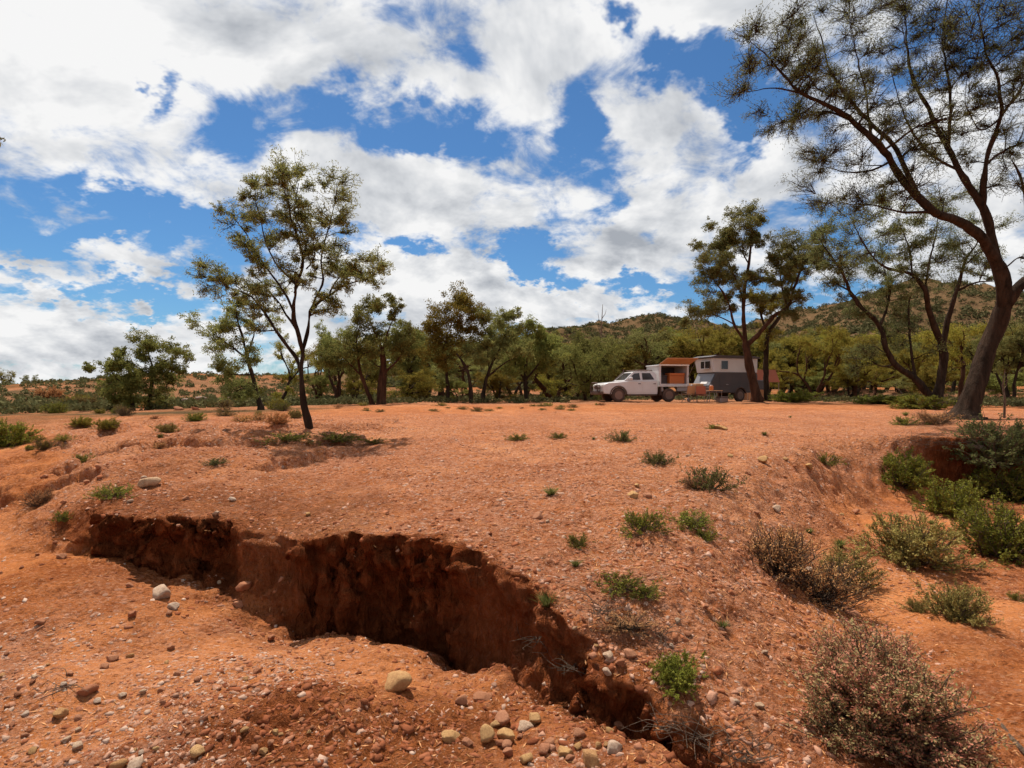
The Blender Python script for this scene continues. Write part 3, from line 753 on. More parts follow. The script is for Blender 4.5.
limbsD = [
 [(232, 604, .36), (218, 545, .29), (205, 490, .27), (196, 430, .25)],
 [(196, 430, .17), (190, 370, .15), (190, 280, .12), (205, 190, .09), (212, 110, .06), (216, 60, .02)],
 [(196, 425, .10), (160, 370, .08), (145, 310, .06), (110, 250, .04), (80, 220, .015)],
 [(202, 430, .20), (240, 392, .17), (280, 345, .14), (320, 320, .12), (340, 260, .09), (368, 195, .06), (398, 165, .02)],
 [(190, 300, .06), (160, 220, .045), (130, 150, .02)],
 [(320, 318, .07), (300, 240, .05), (300, 170, .02)],
 [(205, 190, .05), (170, 130, .03), (150, 90, .015)],
 [(160, 370, .05), (110, 345, .035), (50, 335, .015)]]
clumpsD = [(200, 48, 24), (232, 60, 20), (165, 78, 24), (130, 108, 24), (170, 120, 24), (100, 150, 24), (135, 160, 20), (80, 172, 18), (92, 240, 24), (62, 250, 22), (122, 240, 20), (150, 212, 18), (80, 275, 18),
 (212, 90, 18), (242, 130, 16), (230, 112, 14), (140, 292, 16), (240, 300, 20), (262, 292, 16), (60, 335, 24), (100, 332, 20), (35, 335, 22), (290, 130, 24), (330, 112, 24), (370, 130, 24), (300, 172, 24),
 (350, 162, 24), (402, 172, 22), (340, 202, 22), (280, 192, 20), (382, 212, 20), (424, 200, 16), (300, 240, 20), (270, 240, 16), (342, 240, 18), (320, 282, 16), (160, 45, 18), (120, 190, 16), (145, 130, 18)]
treeD = place_traced('eucalyptus_tree', (757, 400), 34, limbsD, clumpsD, 31, c4, 'leaf_olive', 'bark_red',
    'tree with reddish forked trunk standing in front of the camper trailer', 1000, .13, .038, slope=.3, crown_depth=1.6, twigs=14, bare=1, extra=60)
treeD2 = place_traced('eucalyptus_tree', (766, 398), 36, [[(262, 600, .22), (256, 540, .2), (255, 480, .18), (262, 400, .15), (300, 340, .12), (330, 260, .07), (350, 190, .03)],
    [(262, 400, .1), (240, 330, .07), (250, 280, .03)]], [(330, 290, 20), (262, 300, 20), (300, 300, 18), (260, 340, 16), (235, 290, 16), (350, 180, 20), (330, 210, 20), (310, 150, 20), (250, 400, 22), (280, 410, 18), (240, 430, 14)],
    37, c4, 'leaf_green', 'bark', 'dark narrow trunk just behind the reddish forked tree', 800, .13, .038, slope=.2, twigs=12, extra=16)

# far left twigs: a tree just outside the frame whose branch tips reach in
ident = lambda x, y: (x, y)
treeL = place_traced('eucalyptus_tree', (-150, 440), 6.0, [
 [(-330, 560, .16), (-320, 430, .14), (-290, 300, .12), (-230, 220, .09)],
 [(-230, 220, .07), (-140, 180, .05), (-60, 150, .025), (-18, 140, .006)],
 [(-230, 220, .07), (-160, 100, .045), (-90, 30, .02)],
 [(-290, 300, .07), (-380, 160, .05), (-420, 40, .02)],
 [(-140, 180, .03), (-110, 240, .02), (-80, 290, .01)]],
 [(-16, 139, 9), (-62, 160, 18), (-110, 150, 34), (-100, 210, 22), (-120, 120, 44), (-150, 190, 40), (-120, 30, 30), (-150, 60, 34), (-180, 90, 44), (-230, 130, 50), (-380, 100, 60), (-420, 40, 60), (-330, 180, 60), (-110, 280, 20), (-140, 250, 24), (-280, 60, 60)],
 41, ident, 'leaf_olive', 'bark', 'tree beyond the left edge of which only a leaf tip shows', 260, .07, .018, slope=.15, crown_depth=.5, twigs=12, extra=0)

c5 = lambda x, y: (x/3.413, 300+y/3.413)
c6 = lambda x, y: (300+x/3.2, 280+y/3.2)
W7 = 'trees of the woodland behind the flat'
place_traced('eucalyptus_tree', (240, 405), 24, [[(208, 684, .13), (196, 640, .11), (180, 590, .09), (168, 540, .08)], [(168, 540, .06), (150, 470, .045), (140, 430, .02)], [(172, 560, .05), (120, 520, .035), (80, 490, .015)],
   [(185, 600, .05), (140, 600, .03), (105, 590, .015)], [(170, 545, .05), (190, 490, .03), (185, 460, .015)]],
  [(75, 500, 20), (100, 478, 18), (130, 440, 18), (150, 455, 18), (180, 478, 16), (110, 520, 20), (150, 520, 20), (182, 540, 18), (90, 560, 20), (120, 580, 20), (160, 570, 18), (190, 562, 14), (110, 620, 20), (140, 632, 20), (170, 622, 18), (182, 650, 16), (130, 600, 18), (95, 530, 18), (125, 485, 18), (125, 655, 18), (150, 660, 16)],
  301, c2, 'leaf_olive', 'bark', 'upright olive tree close behind the lone forked tree on its left side', 620, .11, .034, slope=.2, twigs=12, extra=8)
place_traced('eucalyptus_tree', (133, 415), 29, [[(458, 398, .15), (452, 340, .13), (445, 290, .10)], [(445, 290, .07), (438, 240, .05), (430, 205, .02)], [(448, 310, .06), (400, 270, .04), (372, 230, .015)]],
  [(375, 228, 20), (400, 262, 26), (370, 312, 24), (400, 300, 26), (430, 262, 26), (440, 222, 24), (430, 310, 26), (400, 342, 24), (460, 300, 26), (380, 340, 20), (455, 265, 24), (420, 285, 24), (445, 345, 22), (370, 285, 20)],
  302, c5, 'leaf_dark', 'bark', 'low rounded green tree at the left in front of the shrubby rise', 900, .12, .040, slope=.2, twigs=12, extra=6)
place_traced('eucalyptus_tree', (148, 414), 30, [[(505, 394, .13), (512, 340, .11), (518, 280, .09)], [(518, 280, .06), (520, 220, .05), (500, 160, .02)], [(518, 270, .06), (560, 210, .04), (620, 195, .015)], [(514, 320, .05), (560, 300, .03), (585, 270, .015)]],
  [(490, 160, 24), (470, 192, 20), (520, 150, 22), (550, 160, 22), (580, 160, 20), (612, 182, 20), (640, 200, 16), (600, 230, 20), (560, 222, 22), (540, 272, 26), (570, 300, 26), (540, 330, 26), (500, 352, 24), (560, 352, 22), (480, 252, 22), (620, 240, 14), (500, 202, 22), (590, 272, 20), (500, 300, 24), (520, 240, 20)],
  303, c5, 'leaf_dark', 'bark', 'taller of the two small trees at far left with open crown', 700, .12, .040, slope=.2, twigs=12, extra=8)
place_traced('eucalyptus_tree', (382, 412), 31, [[(260, 420, .34), (262, 350, .28), (266, 280, .22), (264, 225, .16)], [(264, 225, .10), (240, 170, .06), (215, 110, .02)], [(264, 240, .09), (285, 160, .05), (315, 95, .015)], [(238, 418, .15), (212, 345, .12), (192, 290, .10), (182, 200, .05), (190, 150, .02)], [(200, 310, .07), (150, 260, .04), (120, 225, .015)],
   [(262, 300, .09), (310, 260, .06), (340, 200, .02)]],
  [(198, 92, 24), (232, 85, 24), (180, 120, 24), (210, 130, 26), (252, 95, 18), (312, 88, 16), (190, 172, 26), (222, 182, 26), (160, 200, 26), (250, 170, 22), (240, 222, 24), (200, 232, 28), (170, 262, 28), (120, 232, 26), (130, 270, 26), (155, 232, 26), (300, 215, 26), (335, 190, 26), (350, 165, 20), (310, 250, 26), (220, 270, 26), (295, 120, 14), (90, 270, 26), (340, 230, 24), (180, 300, 24)],
  304, c6, 'leaf_dark', 'bark_red', 'many stemmed tree with stout red brown trunk right of the lone tree', 700, .14, .045, slope=.25, twigs=11, extra=10)
place_traced('eucalyptus_tree', (447, 411), 35, [[(471, 418, .15), (474, 350, .12), (466, 280, .10), (455, 230, .07)], [(455, 230, .05), (480, 150, .03), (510, 90, .015)], [(466, 280, .05), (430, 210, .03), (425, 150, .015)]],
  [(430, 112, 26), (460, 92, 26), (500, 80, 26), (520, 66, 22), (545, 90, 24), (570, 122, 22), (480, 132, 30), (440, 152, 30), (520, 140, 30), (560, 165, 26), (420, 182, 28), (470, 190, 32), (512, 200, 30), (440, 232, 30), (490, 252, 28), (410, 240, 28), (400, 150, 22), (450, 270, 26)],
  305, c6, 'leaf_green', 'bark', 'tall bright crowned tree in the middle of the woodland edge', 900, .15, .05, slope=.25, twigs=11, extra=6)
place_traced('eucalyptus_tree', (470, 411), 34, [[(548, 418, .15), (546, 340, .13), (530, 280, .10), (500, 235, .05)], [(580, 418, .17), (590, 350, .14), (605, 290, .11), (640, 215, .05), (665, 150, .02)], [(600, 310, .08), (650, 270, .05), (700, 240, .02)], [(605, 290, .06), (600, 220, .04), (590, 150, .015)]],
  [(590, 132, 24), (620, 168, 26), (660, 112, 20), (690, 112, 20), (640, 135, 22), (600, 202, 26), (650, 202, 26), (680, 182, 24), (570, 220, 28), (620, 242, 26), (702, 160, 20), (560, 180, 24), (540, 230, 26), (675, 225, 24), (710, 215, 24), (580, 260, 24)],
  306, c6, 'leaf_olive', 'bark', 'dark limbed tree just right of the tall bright crowned tree', 700, .15, .048, slope=.25, twigs=11, extra=10)
place_traced('eucalyptus_tree', (526, 409), 37, [[(728, 414, .19), (722, 340, .16), (720, 290, .13), (735, 230, .07), (745, 170, .02)], [(722, 320, .09), (770, 260, .05), (800, 210, .02)], [(722, 330, .08), (690, 270, .05), (680, 220, .02)]],
  [(720, 162, 24), (745, 146, 22), (770, 180, 26), (700, 202, 28), (790, 222, 28), (740, 212, 30), (762, 252, 30), (700, 252, 30), (820, 205, 24), (680, 242, 26), (810, 250, 28), (735, 285, 28), (785, 285, 26), (690, 290, 26)],
  307, c6, 'leaf_dark', 'bark', 'tree with dense dark crown left of the parked white ute', 900, .16, .052, slope=.25, twigs=11, extra=6)

# ---- generic background trees
def gen_tree(seed, H, stems, spread, levels=3, lean=.3, leafL=.15, leafW=.052, per=230, clr=.62, droop=0.1, lmat='leaf_olive', low=False):
    rng = np.random.default_rng(seed); limbs = []; cl = []
    def grow(p, d, L, r, lev):
        n = 4; pts = [p]; q = p.copy(); dd = d.copy()
        for k in range(n):
            dd = dd+rng.normal(size=3)*.16; dd[2] += .06; dd /= np.linalg.norm(dd)
            q = q+dd*L/n; pts.append(q.copy())
        S = smooth_path(pts, 3); limbs.append((S, np.linspace(r, r*.55, len(S))))
        if lev >= levels:
            cl.append((q, clr*rng.uniform(.75, 1.25)))
            if rng.random() < .6: cl.append((q+rng.normal(size=3)*clr*.8, clr*.7))
            return
        if lev >= 2 or low:
            for _ in range(2 if not low else 3): cl.append((pts[int(rng.integers(2, 5))]+rng.normal(size=3)*clr*.9, clr*rng.uniform(.55, .9)))
        for _ in range(int(rng.integers(2, 4))):
            nd = dd+rng.normal(size=3)*.55*spread; nd[2] = abs(nd[2])*.8+.15; nd /= np.linalg.norm(nd)
            grow(pts[-1] if rng.random() < .7 else pts[-2], nd, L*rng.uniform(.6, .85), r*.58, lev+1)
    for s in range(stems):
        a = rng.uniform(0, 6.28); d = np.array([math.cos(a)*lean, math.sin(a)*lean, 1.]); d /= np.linalg.norm(d)
        grow(np.array([math.cos(a)*.15, math.sin(a)*.15, -.15]), d, H*.33, H*.022*rng.uniform(.8, 1.2), 1)
    return tree_meshes('tree', limbs, cl, seed, leafL, leafW, per, nside=6, twigs=7, droop=droop)

protos = []
specs = [(101, 8, 1, .9, .15, 'leaf_olive', 'bark', .62), (102, 8, 2, .9, .35, 'leaf_green', 'bark', .62), (103, 8, 3, .8, .45, 'leaf_olive', 'bark_red', .55), (104, 7, 2, 1.1, .3, 'leaf_dark', 'bark', .68),
         (105, 8, 1, 1.0, .35, 'leaf_green', 'bark_red', .65), (106, 7, 3, 1.0, .35, 'leaf_olive', 'bark', .6), (107, 6, 2, .8, .3, 'leaf_dark', 'bark', .7), (108, 9, 1, .7, .1, 'leaf_green', 'bark', .55)]
for k, (sd, H, st, sp, ln, lm, bm_, clr) in enumerate(specs):
    tm, cm = gen_tree(sd, H, st, sp, lean=ln, clr=clr*1.12, per=420, low=(k in (0, 3, 6, 7)))
    zs = np.empty(len(cm.vertices)*3, dtype=np.float32); cm.vertices.foreach_get('co', zs); zs = zs.reshape(-1, 3)
    hh = np.percentile(zs[:, 2], 99.5); ww = np.percentile(np.abs(zs[:, 0]), 97)
    protos.append((tm, cm, lm, bm_, float(hh), float(ww)))

def bg_tree(k, px, D, top, wscale=1.0, rz=0, label=None, group='trees of the woodland behind the flat', lm=None, name='eucalyptus_tree'):
    tm, cm, l0, b0, hh, ww = protos[k % len(protos)]
    g = at_dist(px, D); H = (CY-top)/F*D+CZ-g.z
    s = H/hh
    t = empty(name, (g.x, g.y, g.z-.03), rz, label, 'tree', group, scale=(s*wscale, s*wscale, s))
    a = bpy.data.objects.new('trunk', tm); C.objects.link(a); a.parent = t
    if not tm.materials: tm.materials.append(M[b0])
    c = bpy.data.objects.new('crown', cm); C.objects.link(c); c.parent = t
    if not cm.materials: cm.materials.append(M[l0])
    if lm:
        c.material_slots[0].link = 'OBJECT'; c.material_slots[0].material = M[lm]
    return t

named = [  # variant, px, distance, top row, width, label
 (7, 278, 34, 333, .8, 'narrow bright green tree behind the lone tree base', 'leaf_green'),
 (6, 586, 41, 340, 1.0, 'low leaning tree beside the white ute bonnet', 'leaf_dark'),
 (2, 338, 38, 322, .8, 'mid green tree seen through the lone tree crown', 'leaf_olive'),
 (5, 408, 42, 322, 1.0, 'shaded tree between the stout red trunk and the tall bright crown', 'leaf_dark'),
 (0, 652, 75, 335, 1.0, 'olive tree behind the ute canopy', None),
 (1, 700, 66, 330, 1.0, 'spreading tree behind the camper trailer roof', 'leaf_green'),
 (2, 812, 42, 330, .9, 'multi stemmed tree between the reddish trunk and the two stemmed tree', 'leaf_green'),
 (4, 858, 50, 335, .9, 'small bright tree under the hill left of the two stemmed tree', 'leaf_green'),
 (4, 965, 38, 322, .9, 'yellow green tree behind the largest tree trunk', 'leaf_green'),
 (5, 1010, 42, 318, .9, 'grey green tree at right edge behind the largest trunk', 'leaf_olive')]
rnd = random.Random(4)
for k, px, D, top, ws, lab, lm in named:
    bg_tree(k, px, D, top, ws, rnd.uniform(0, 6.28), lab, None, lm)
cnt = 0
def wood(px0, px1, D0, D1, top0, top1, n, lab, w=1.1):
    global cnt
    for i in range(n):
        px = px0+(px1-px0)*(i+rnd.uniform(.1, .9))/n; D = rnd.uniform(D0, D1)
        bg_tree(rnd.randrange(8), px, D, rnd.uniform(top0, top1), rnd.uniform(.85, 1.2)*w, rnd.uniform(0, 6.28), lab,
                'trees of the woodland behind the flat', rnd.choice(['leaf_green', 'leaf_olive', 'leaf_green', 'leaf_dark', None])); cnt += 1
wl = 'olive green tree in the dense woodland behind the flat'
wood(305, 430, 42, 58, 332, 352, 6, wl, 1.1); wood(415, 620, 42, 60, 326, 350, 12, wl, 1.15); wood(560, 800, 50, 72, 328, 348, 19, wl, 1.25); wood(780, 1040, 46, 68, 322, 348, 16, wl, 1.25)
wood(300, 560, 36, 46, 366, 380, 7, wl, 1.4)
wood(610, 1040, 75, 120, 338, 352, 22, wl); wood(330, 640, 65, 110, 342, 362, 12, wl)
wood(-60, 330, 100, 160, 368, 376, 5, 'small distant tree on the low rise at the left', .8)
# bushy dark understorey
wood(700, 1030, 42, 60, 362, 374, 13, wl, 1.5)

# dead pale tree standing above the woodland
dead = empty('dead_tree', tuple(at_dist(602, 80)), 0, 'bare dead tree poking above the woodland skyline behind the ute', 'tree')
rg = np.random.default_rng(8); ps = [(np.array([[0, 0, 0], [.1, 0, 4], [-.1, 0, 8], [.1, 0, 11.6]]), np.array([.2, .16, .1, .03]))]
for i in range(14):
    z = rg.uniform(5, 11); a = rg.uniform(0, 6.28); L = rg.uniform(.6, 1.7)
    ps.append((np.array([[0, 0, z], [math.cos(a)*L*.5, math.sin(a)*L*.5, z+L*.5], [math.cos(a)*L*.7, math.sin(a)*L*.7, z+L*1.1]]), np.array([.05, .035, .015])))
v, q = tubes_np(ps, 5); link('trunk', mesh_np('dead_trunk', v, q, True), M['deadwood'], dead)

# ------------------------------------------------------------------ shrubs
def gen_bush(seed, kind, nst=60, leafL=.05, leafW=.02, per=60, H=1.0, W=1.0):
    """bush about 1 m wide and H high, stems from the root, leaves along the ends"""
    rng = np.random.default_rng(seed); paths = []; lc = []; ld = []
    for i in range(nst):
        a = rng.uniform(0, 6.28); el = rng.uniform(.05, 1.0)**1.25
        rr_ = .5*W*rng.uniform(.55, 1.08)*(1-.25*el*el); z = H*(.10+.85*math.sqrt(el))*rng.uniform(.72, 1.05)*(.55 if el < .3 else .9)
        rr_ *= math.sqrt(max(0, 1-(el*.8)**2))
        lobe = 1+.28*math.sin(a*2+seed)+.20*math.sin(a*3+seed*2)+.14*math.sin(a*7+seed)
        e = np.array([math.cos(a)*rr_*lobe, math.sin(a)*rr_*lobe, z*(1+.12*math.sin(a*2.3+seed))])
        s = np.array([rng.normal()*.04, rng.normal()*.04, -.03])
        m_ = s+(e-s)*.5+np.array([0, 0, -.06])*H+rng.normal(size=3)*.05
        P = smooth_path([s, m_, e], 4); paths.append((P, np.linspace(.011, .0025, len(P))))
        for t in range(6):
            k = int(rng.integers(3, len(P))); s2 = P[k]
            dirv = (e-s); dirv = dirv/np.linalg.norm(dirv)+rng.normal(size=3)*.55; dirv[2] += .35
            L = rng.uniform(.09, .22)
            e2 = s2+dirv/np.linalg.norm(dirv)*L; paths.append((np.array([s2, (s2+e2)/2+rng.normal(size=3)*.012, e2]), np.array([.004, .003, .0015])))
            nl = int(per/6*rng.uniform(.6, 1.4)); 
            if kind == 'dry' and rng.random() < .45: continue
            if nl < 1: continue
            tt = rng.uniform(.15, 1.05, (nl, 1)); lc.append(s2+(e2-s2)*tt+rng.normal(size=(nl, 3))*.014)
            ld.append((e2-s2)/L+rng.normal(size=(nl, 3))*.7)
    V, Q = tubes_np(paths, 4)
    LV, LQ = leaves_np(np.concatenate(lc), np.concatenate(ld), leafL, leafW, rng)
    return mesh_np('stems', V, Q, True), mesh_np('foliage', LV, LQ)

def gen_tuft(seed, n=130, H=1.0):
    rng = np.random.default_rng(seed); V = []; Q = []
    for i in range(n):
        a = rng.uniform(0, 6.28); r = rng.uniform(0, .16); b = np.array([math.cos(a)*r, math.sin(a)*r, -.02])
        lean = rng.uniform(.05, .5); h = H*rng.uniform(.4, 1)
        t = b+np.array([math.cos(a)*lean*1.5, math.sin(a)*lean*1.5, h*.75]); m_ = b+(t-b)*.55+np.array([0, 0, .1*h])
        s = np.array([-math.sin(a), math.cos(a), 0])*.022
        k = len(V); V += [b-s, b+s, m_+s*.8, m_-s*.8, t+s*.1, t-s*.1]; Q += [(k, k+1, k+2, k+3), (k+3, k+2, k+4, k+5)]
    return mesh_np('tuft', np.array(V), np.array(Q))

bushes = {
 'green': [gen_bush(200+i, 'leafy', 95, .045, .017, 150, .62) for i in range(3)],
 'grey': [gen_bush(210+i, 'leafy', 95, .036, .014, 150, .66) for i in range(3)],
 'dry': [gen_bush(220+i, 'dry', 110, .030, .010, 85, .60) for i in range(3)],
 'low': [gen_bush(230+i, 'leafy', 46, .05, .02, 45, .36) for i in range(3)]}
tufts = [gen_tuft(240+i) for i in range(4)]
BM = {'green': 'bush_green', 'grey': 'bush_grey', 'dry': 'bush_dry', 'low': 'bush_green'}
bi = [0]
def bush(kind, px, py, wpx, label, group=None, hs=1.0, mat=None, name='saltbush'):
    """shrub whose foot stands at the ground seen at px,py; wpx its width in the photograph"""
    p, n = at_px(px, py); W = wpx/F*p.y; hs *= .84 if wpx > 40 else 1
    bi[0] += 1; sm, fm = bushes[kind][bi[0] % 3]
    t = empty(name, tuple(p), rnd.uniform(0, 6.28), label, 'shrub', group, scale=(W, W, W*hs))
    a = bpy.data.objects.new('stems', sm); C.objects.link(a); a.parent = t
    if not sm.materials: sm.materials.append(M['stem'])
    f = bpy.data.objects.new('foliage', fm); C.objects.link(f); f.parent = t
    if not fm.materials: fm.materials.append(M[BM[kind]])
    if mat: f.material_slots[0].link = 'OBJECT'; f.material_slots[0].material = M[mat]
    return t

# the big one in front
sm, fm = gen_bush(301, 'leafy', 360, .026, .011, 230, .80)
p, n = at_px(878, 736)
big = empty('saltbush', tuple(p), .4, 'large mauve grey bush in the bottom right corner, biggest of all', 'shrub', None, scale=(158/F*p.y, 158/F*p.y, 116/F*p.y))
link('stems', sm, M['stem'], big); link('foliage', fm, M['bush_mauve'], big)

bush('green', 905, 486, 56, 'round bright green bush right under the bank edge', hs=1.15)
bush('green', 953, 515, 62, 'green bush left of the dense pair at the right edge', hs=1.1)
bush('green', 1012, 500, 66, 'green bush farthest back against the shaded bank at right edge', hs=1.0)
bush('grey', 1000, 556, 92, 'broad brownish green bush cut by the right edge', hs=1.05, mat='bush_green')
bush('grey', 911, 562, 90, 'brown green bush with purplish base below the round green one', hs=1.0)
bush('grey', 995, 462, 84, 'tall grey green bush at the foot of the largest tree', hs=1.0, mat='leaf_brown')
bush('grey', 955, 618, 58, 'small grey bush with ragged stems above the large mauve bush', hs=1.1)
bush('grey', 918, 612, 20, 'tiny sprig left of the small ragged grey bush', hs=1.0)
bush('dry', 778, 570, 92, 'dry brown twiggy bush, left one of the dry trio', hs=.95)
bush('dry', 820, 600, 90, 'dry brown twiggy bush, lowest one of the dry trio', hs=1.0)
bush('grey', 848, 582, 62, 'greener bush at the right of the dry trio', hs=1.0)
bush('green', 678, 684, 52, 'small green topped bush on the slope right of the gully', hs=1.0)
bush('low', 643, 532, 52, 'green grey bush left of the middle pair on the slope', hs=1.3)
bush('low', 690, 526, 44, 'flat green bush right of the middle pair on the slope', hs=1.0)
bush('low', 706, 540, 26, 'small sprig under the middle pair of bushes', hs=1.2)
bush('low', 710, 488, 50, 'bright green low bush on the crest of the slope', hs=1.3, mat='grass')
bush('low', 657, 464, 32, 'bright flat green plant on the gravel crest', hs=1.0, mat='grass')
bush('low', 621, 441, 26, 'bright small green plant nearest the parked ute on the flat', hs=1.1, mat='grass')
bush('low', 622, 588, 56, 'straggling green mat on the slope above the gully', hs=.8)
bush('low', 645, 596, 36, 'green mat right of the straggling one', hs=.8)
bush('low', 578, 545, 26, 'tiny dark green plant near the gully rim', hs=1.1)
bush('dry', 628, 628, 60, 'flattened grey dead bush at the gully rim', hs=.5)
bush('dry', 694, 488, 24, 'thin dry plant beside the bright low bush', hs=.8)
bush('low', 826, 464, 26, 'small plant at the top of the right hand bank', hs=1.1)
bush('low', 558, 438, 20, 'pale green sprig on the flat left of the bright small plant', hs=.7)
bush('low', 518, 440, 22, 'pale green sprig farthest left on the open gravel', hs=.7)
bush('low', 714, 429, 16, 'sprig on the flat in front of the camper trailer', hs=.8)
bush('green', 8, 446, 40, 'dark green bush cut by the left edge', hs=1.0)
bush('low', 112, 497, 44, 'green plants on the left bank by the pale rock', hs=.8)
bush('low', 84, 462, 22, 'small green plant on the left slope', hs=1.0)
bush('low', 62, 520, 20, 'small plant above the wash at left', hs=1.2)
bush('low', 216, 464, 24, 'bright green tuft on the left part of the flat', hs=.6, mat='grass')
bush('dry', 40, 505, 30, 'brown plant beside the wash at far left', hs=.9)
bush('low', 290, 442, 60, 'dark low bush left of the lone tree foot', hs=.45)
bush('low', 335, 441, 52, 'dark low bush right of the lone tree foot', hs=.5)
bush('low', 375, 443, 26, 'small low plant right of the lone tree shade', hs=.5)
bush('green', 920, 409, 50, 'green undergrowth round the foot of the two stemmed tree', hs=.55)
bush('green', 880, 404, 50, 'low green undergrowth left of the two stemmed tree', hs=.35)
bush('low', 905, 425, 26, 'small shrub between the two stemmed tree and the bank', hs=.9)
bush('dry', 935, 424, 46, 'dark brown litter shrub left of the largest tree foot', hs=.6)
bush('green', 790, 402, 40, 'green shrubs right of the reddish forked tree foot', hs=.45)
bush('low', 1018, 600, 20, 'small plant at the right edge on bare sand', hs=1)
for i in range(64):
    px = rnd.uniform(0, 300); py = rnd.choice([rnd.uniform(396, 410), rnd.uniform(400, 422), rnd.uniform(410, 450)])
    if py > 424 and px > 190: continue
    bush(rnd.choice(['grey', 'green', 'dry', 'low']), px, py, rnd.uniform(6, 24), 'small greyish shrub on the far side of the flat at left', 'small shrubs along the far left flat', hs=.8, mat=rnd.choice(['bush_green', 'bush_grey', 'leaf_green', 'bush_dry']))
for i in range(26):
    bush('low', rnd.uniform(330, 610), rnd.uniform(405, 412), rnd.uniform(5, 14), 'small olive herb at the foot of the middle woodland', 'herbs at the foot of the middle woodland', hs=.7, mat=rnd.choice(['leaf_green', 'bush_dry', 'bush_grey']))
# scattered tufts
def tuft_at(p, s, label, group):
    o = bpy.data.objects.new('grass_tuft', tufts[rnd.randrange(4)]); C.objects.link(o)
    if not o.data.materials: o.data.materials.append(M['grass'])
    o.location = p; o.rotation_euler = (0, 0, rnd.uniform(0, 6.28)); o.scale = (s, s, s*.8); return tag(o, label, 'grass tuft', group)
for i in range(34):
    px = rnd.choice([rnd.uniform(480, 860), rnd.uniform(20, 480), rnd.uniform(800, 1020)]); py = rnd.uniform(412, 640)
    if px < 520 and py > 480: continue
    p, n = at_px(px, py)
    if n.z < .8: continue
    tuft_at(p, rnd.uniform(.05, .13)*(1+p.y/22), 'tiny grass tuft growing from the red gravel', 'grass tufts scattered over the red ground')

# hillside scrub and herb layer: uncountable
def scatter_scrub(name, n, rmin, rmax, az0, az1, smin, smax, label, mat, seed, faces=26, lo=0, keep=None):
    rng = np.random.default_rng(seed); cs, ds = [], []; k = 0
    Vs = []; 
    while k < n:
        r = math.exp(rng.uniform(math.log(rmin), math.log(rmax))); a = math.radians(rng.uniform(az0, az1)); k += 1
        x, y = r*math.sin(a), r*math.cos(a)
        if keep is not None and not keep(x, y): continue
        p = drop(x, y)[0]; s = rng.uniform(smin, smax)*(1+.3*rng.normal()*0)
        c = rng.normal(size=(faces, 3)); c /= np.linalg.norm(c, axis=1)[:, None]; c *= rng.uniform(.5, 1, (faces, 1))*s*.5
        c[:, 2] = np.abs(c[:, 2])*.9
        d = rng.normal(size=(faces, 3)); V, Q = leaves_np(c+np.array(p), d, s*.27, s*.15, rng); Vs.append(V)
    V = np.concatenate(Vs); o = link(name, mesh_np(name, V, np.arange(len(V)).reshape(-1, 4)), M[mat])
    return tag(o, label, 'scrub', None, 'stuff')
scatter_scrub('hillside_scrub', 16000, 95, 330, -12, 50, 1.3, 3.0, 'dark olive scrub dotted over the long hill behind the woodland', 'leaf_hill', 71, 34)
scatter_scrub('rise_scrub', 2000, 34, 130, -52, -12, .4, 1.1, 'low grey green scrub dotted over the rise at the left', 'leaf_hill', 72, 44)
scatter_scrub('herb_layer', 2600, 33, 70, -24, 50, .3, .8, 'low green and dry herbs under the woodland trees', 'leaf_hill', 73, 34, keep=lambda x, y: not (y < 42 and 3 < x < 19))

# ------------------------------------------------------------------ stones
def rock_mesh(seed, sub=3, flat=.7):
    import bmesh
    bm = bmesh.new(); bmesh.ops.create_icosphere(bm, subdivisions=sub, radius=.5)
    rng = np.random.default_rng(seed); V = np.array([v.co[:] for v in bm.verts])
    for _ in range(13):                                   # chop facets
        nrm = rng.normal(size=3); nrm /= np.linalg.norm(nrm); h = rng.uniform(.24, .40)
        dd = V@nrm; over = np.maximum(0, dd-h); V -= nrm*over[:, None]*.97
    V += (vn3(V[:, 0]*5+seed, V[:, 1]*5, V[:, 2]*5, seed)*.03)[:, None]*V/.5
    V *= np.array([1.1, .85, flat])
    for v, c in zip(bm.verts, V): v.co = c
    me = bpy.data.meshes.new('stone'); bm.to_mesh(me); bm.free()
    for q in me.polygons: q.use_smooth = True
    return me
rocks = [rock_mesh(400+i) for i in range(8)]
def stone(px, py, wpx, mat, label, group=None, k=None, flat=1.0, name='stone'):
    p, n = at_px(px, py); W = wpx/F*p.y
    me = rocks[k if k is not None else rnd.randrange(8)]
    o = bpy.data.objects.new(name, me); C.objects.link(o)
    if not me.materials: me.materials.append(M['stone_red'])
    o.material_slots[0].link = 'OBJECT'; o.material_slots[0].material = M[mat]
    o.location = p+n*W*.16*flat; o.scale = (W, W, W*flat)
    o.rotation_euler = (rnd.uniform(-.25, .25), rnd.uniform(-.25, .25), rnd.uniform(0, 6.28)); return tag(o, label, 'stone', group)
stone(393, 690, 34, 'stone_tan', 'rounded tan boulder alone below the gully wall', k=0, flat=1.05)
stone(160, 598, 23, 'stone_pale', 'pale square stone on the sand left of the gully', k=1, flat=1.2)
stone(172, 609, 13, 'stone_pale', 'small flat pale stone right below the pale square stone')
stone(132, 616, 13, 'stone_red', 'pinkish stone left of the pale square stone')
stone(246, 588, 17, 'stone_red', 'dusty rounded stone perched at the gully edge')
stone(240, 604, 14, 'stone_red', 'smaller red stone just under the perched one at the gully edge')
stone(113, 660, 13, 'stone_red', 'single light stone in the runnel at the left')
stone(150, 486, 22, 'stone_pale', 'whitish rock on the left bank beside green plants')
stone(632, 497, 15, 'stone_tan', 'yellowish stone on the gravel slope')
stone(647, 497, 10, 'stone_red', 'small red stone right of the yellowish stone')
stone(763, 462, 13, 'stone_tan', 'tan stone at the right of the crest')
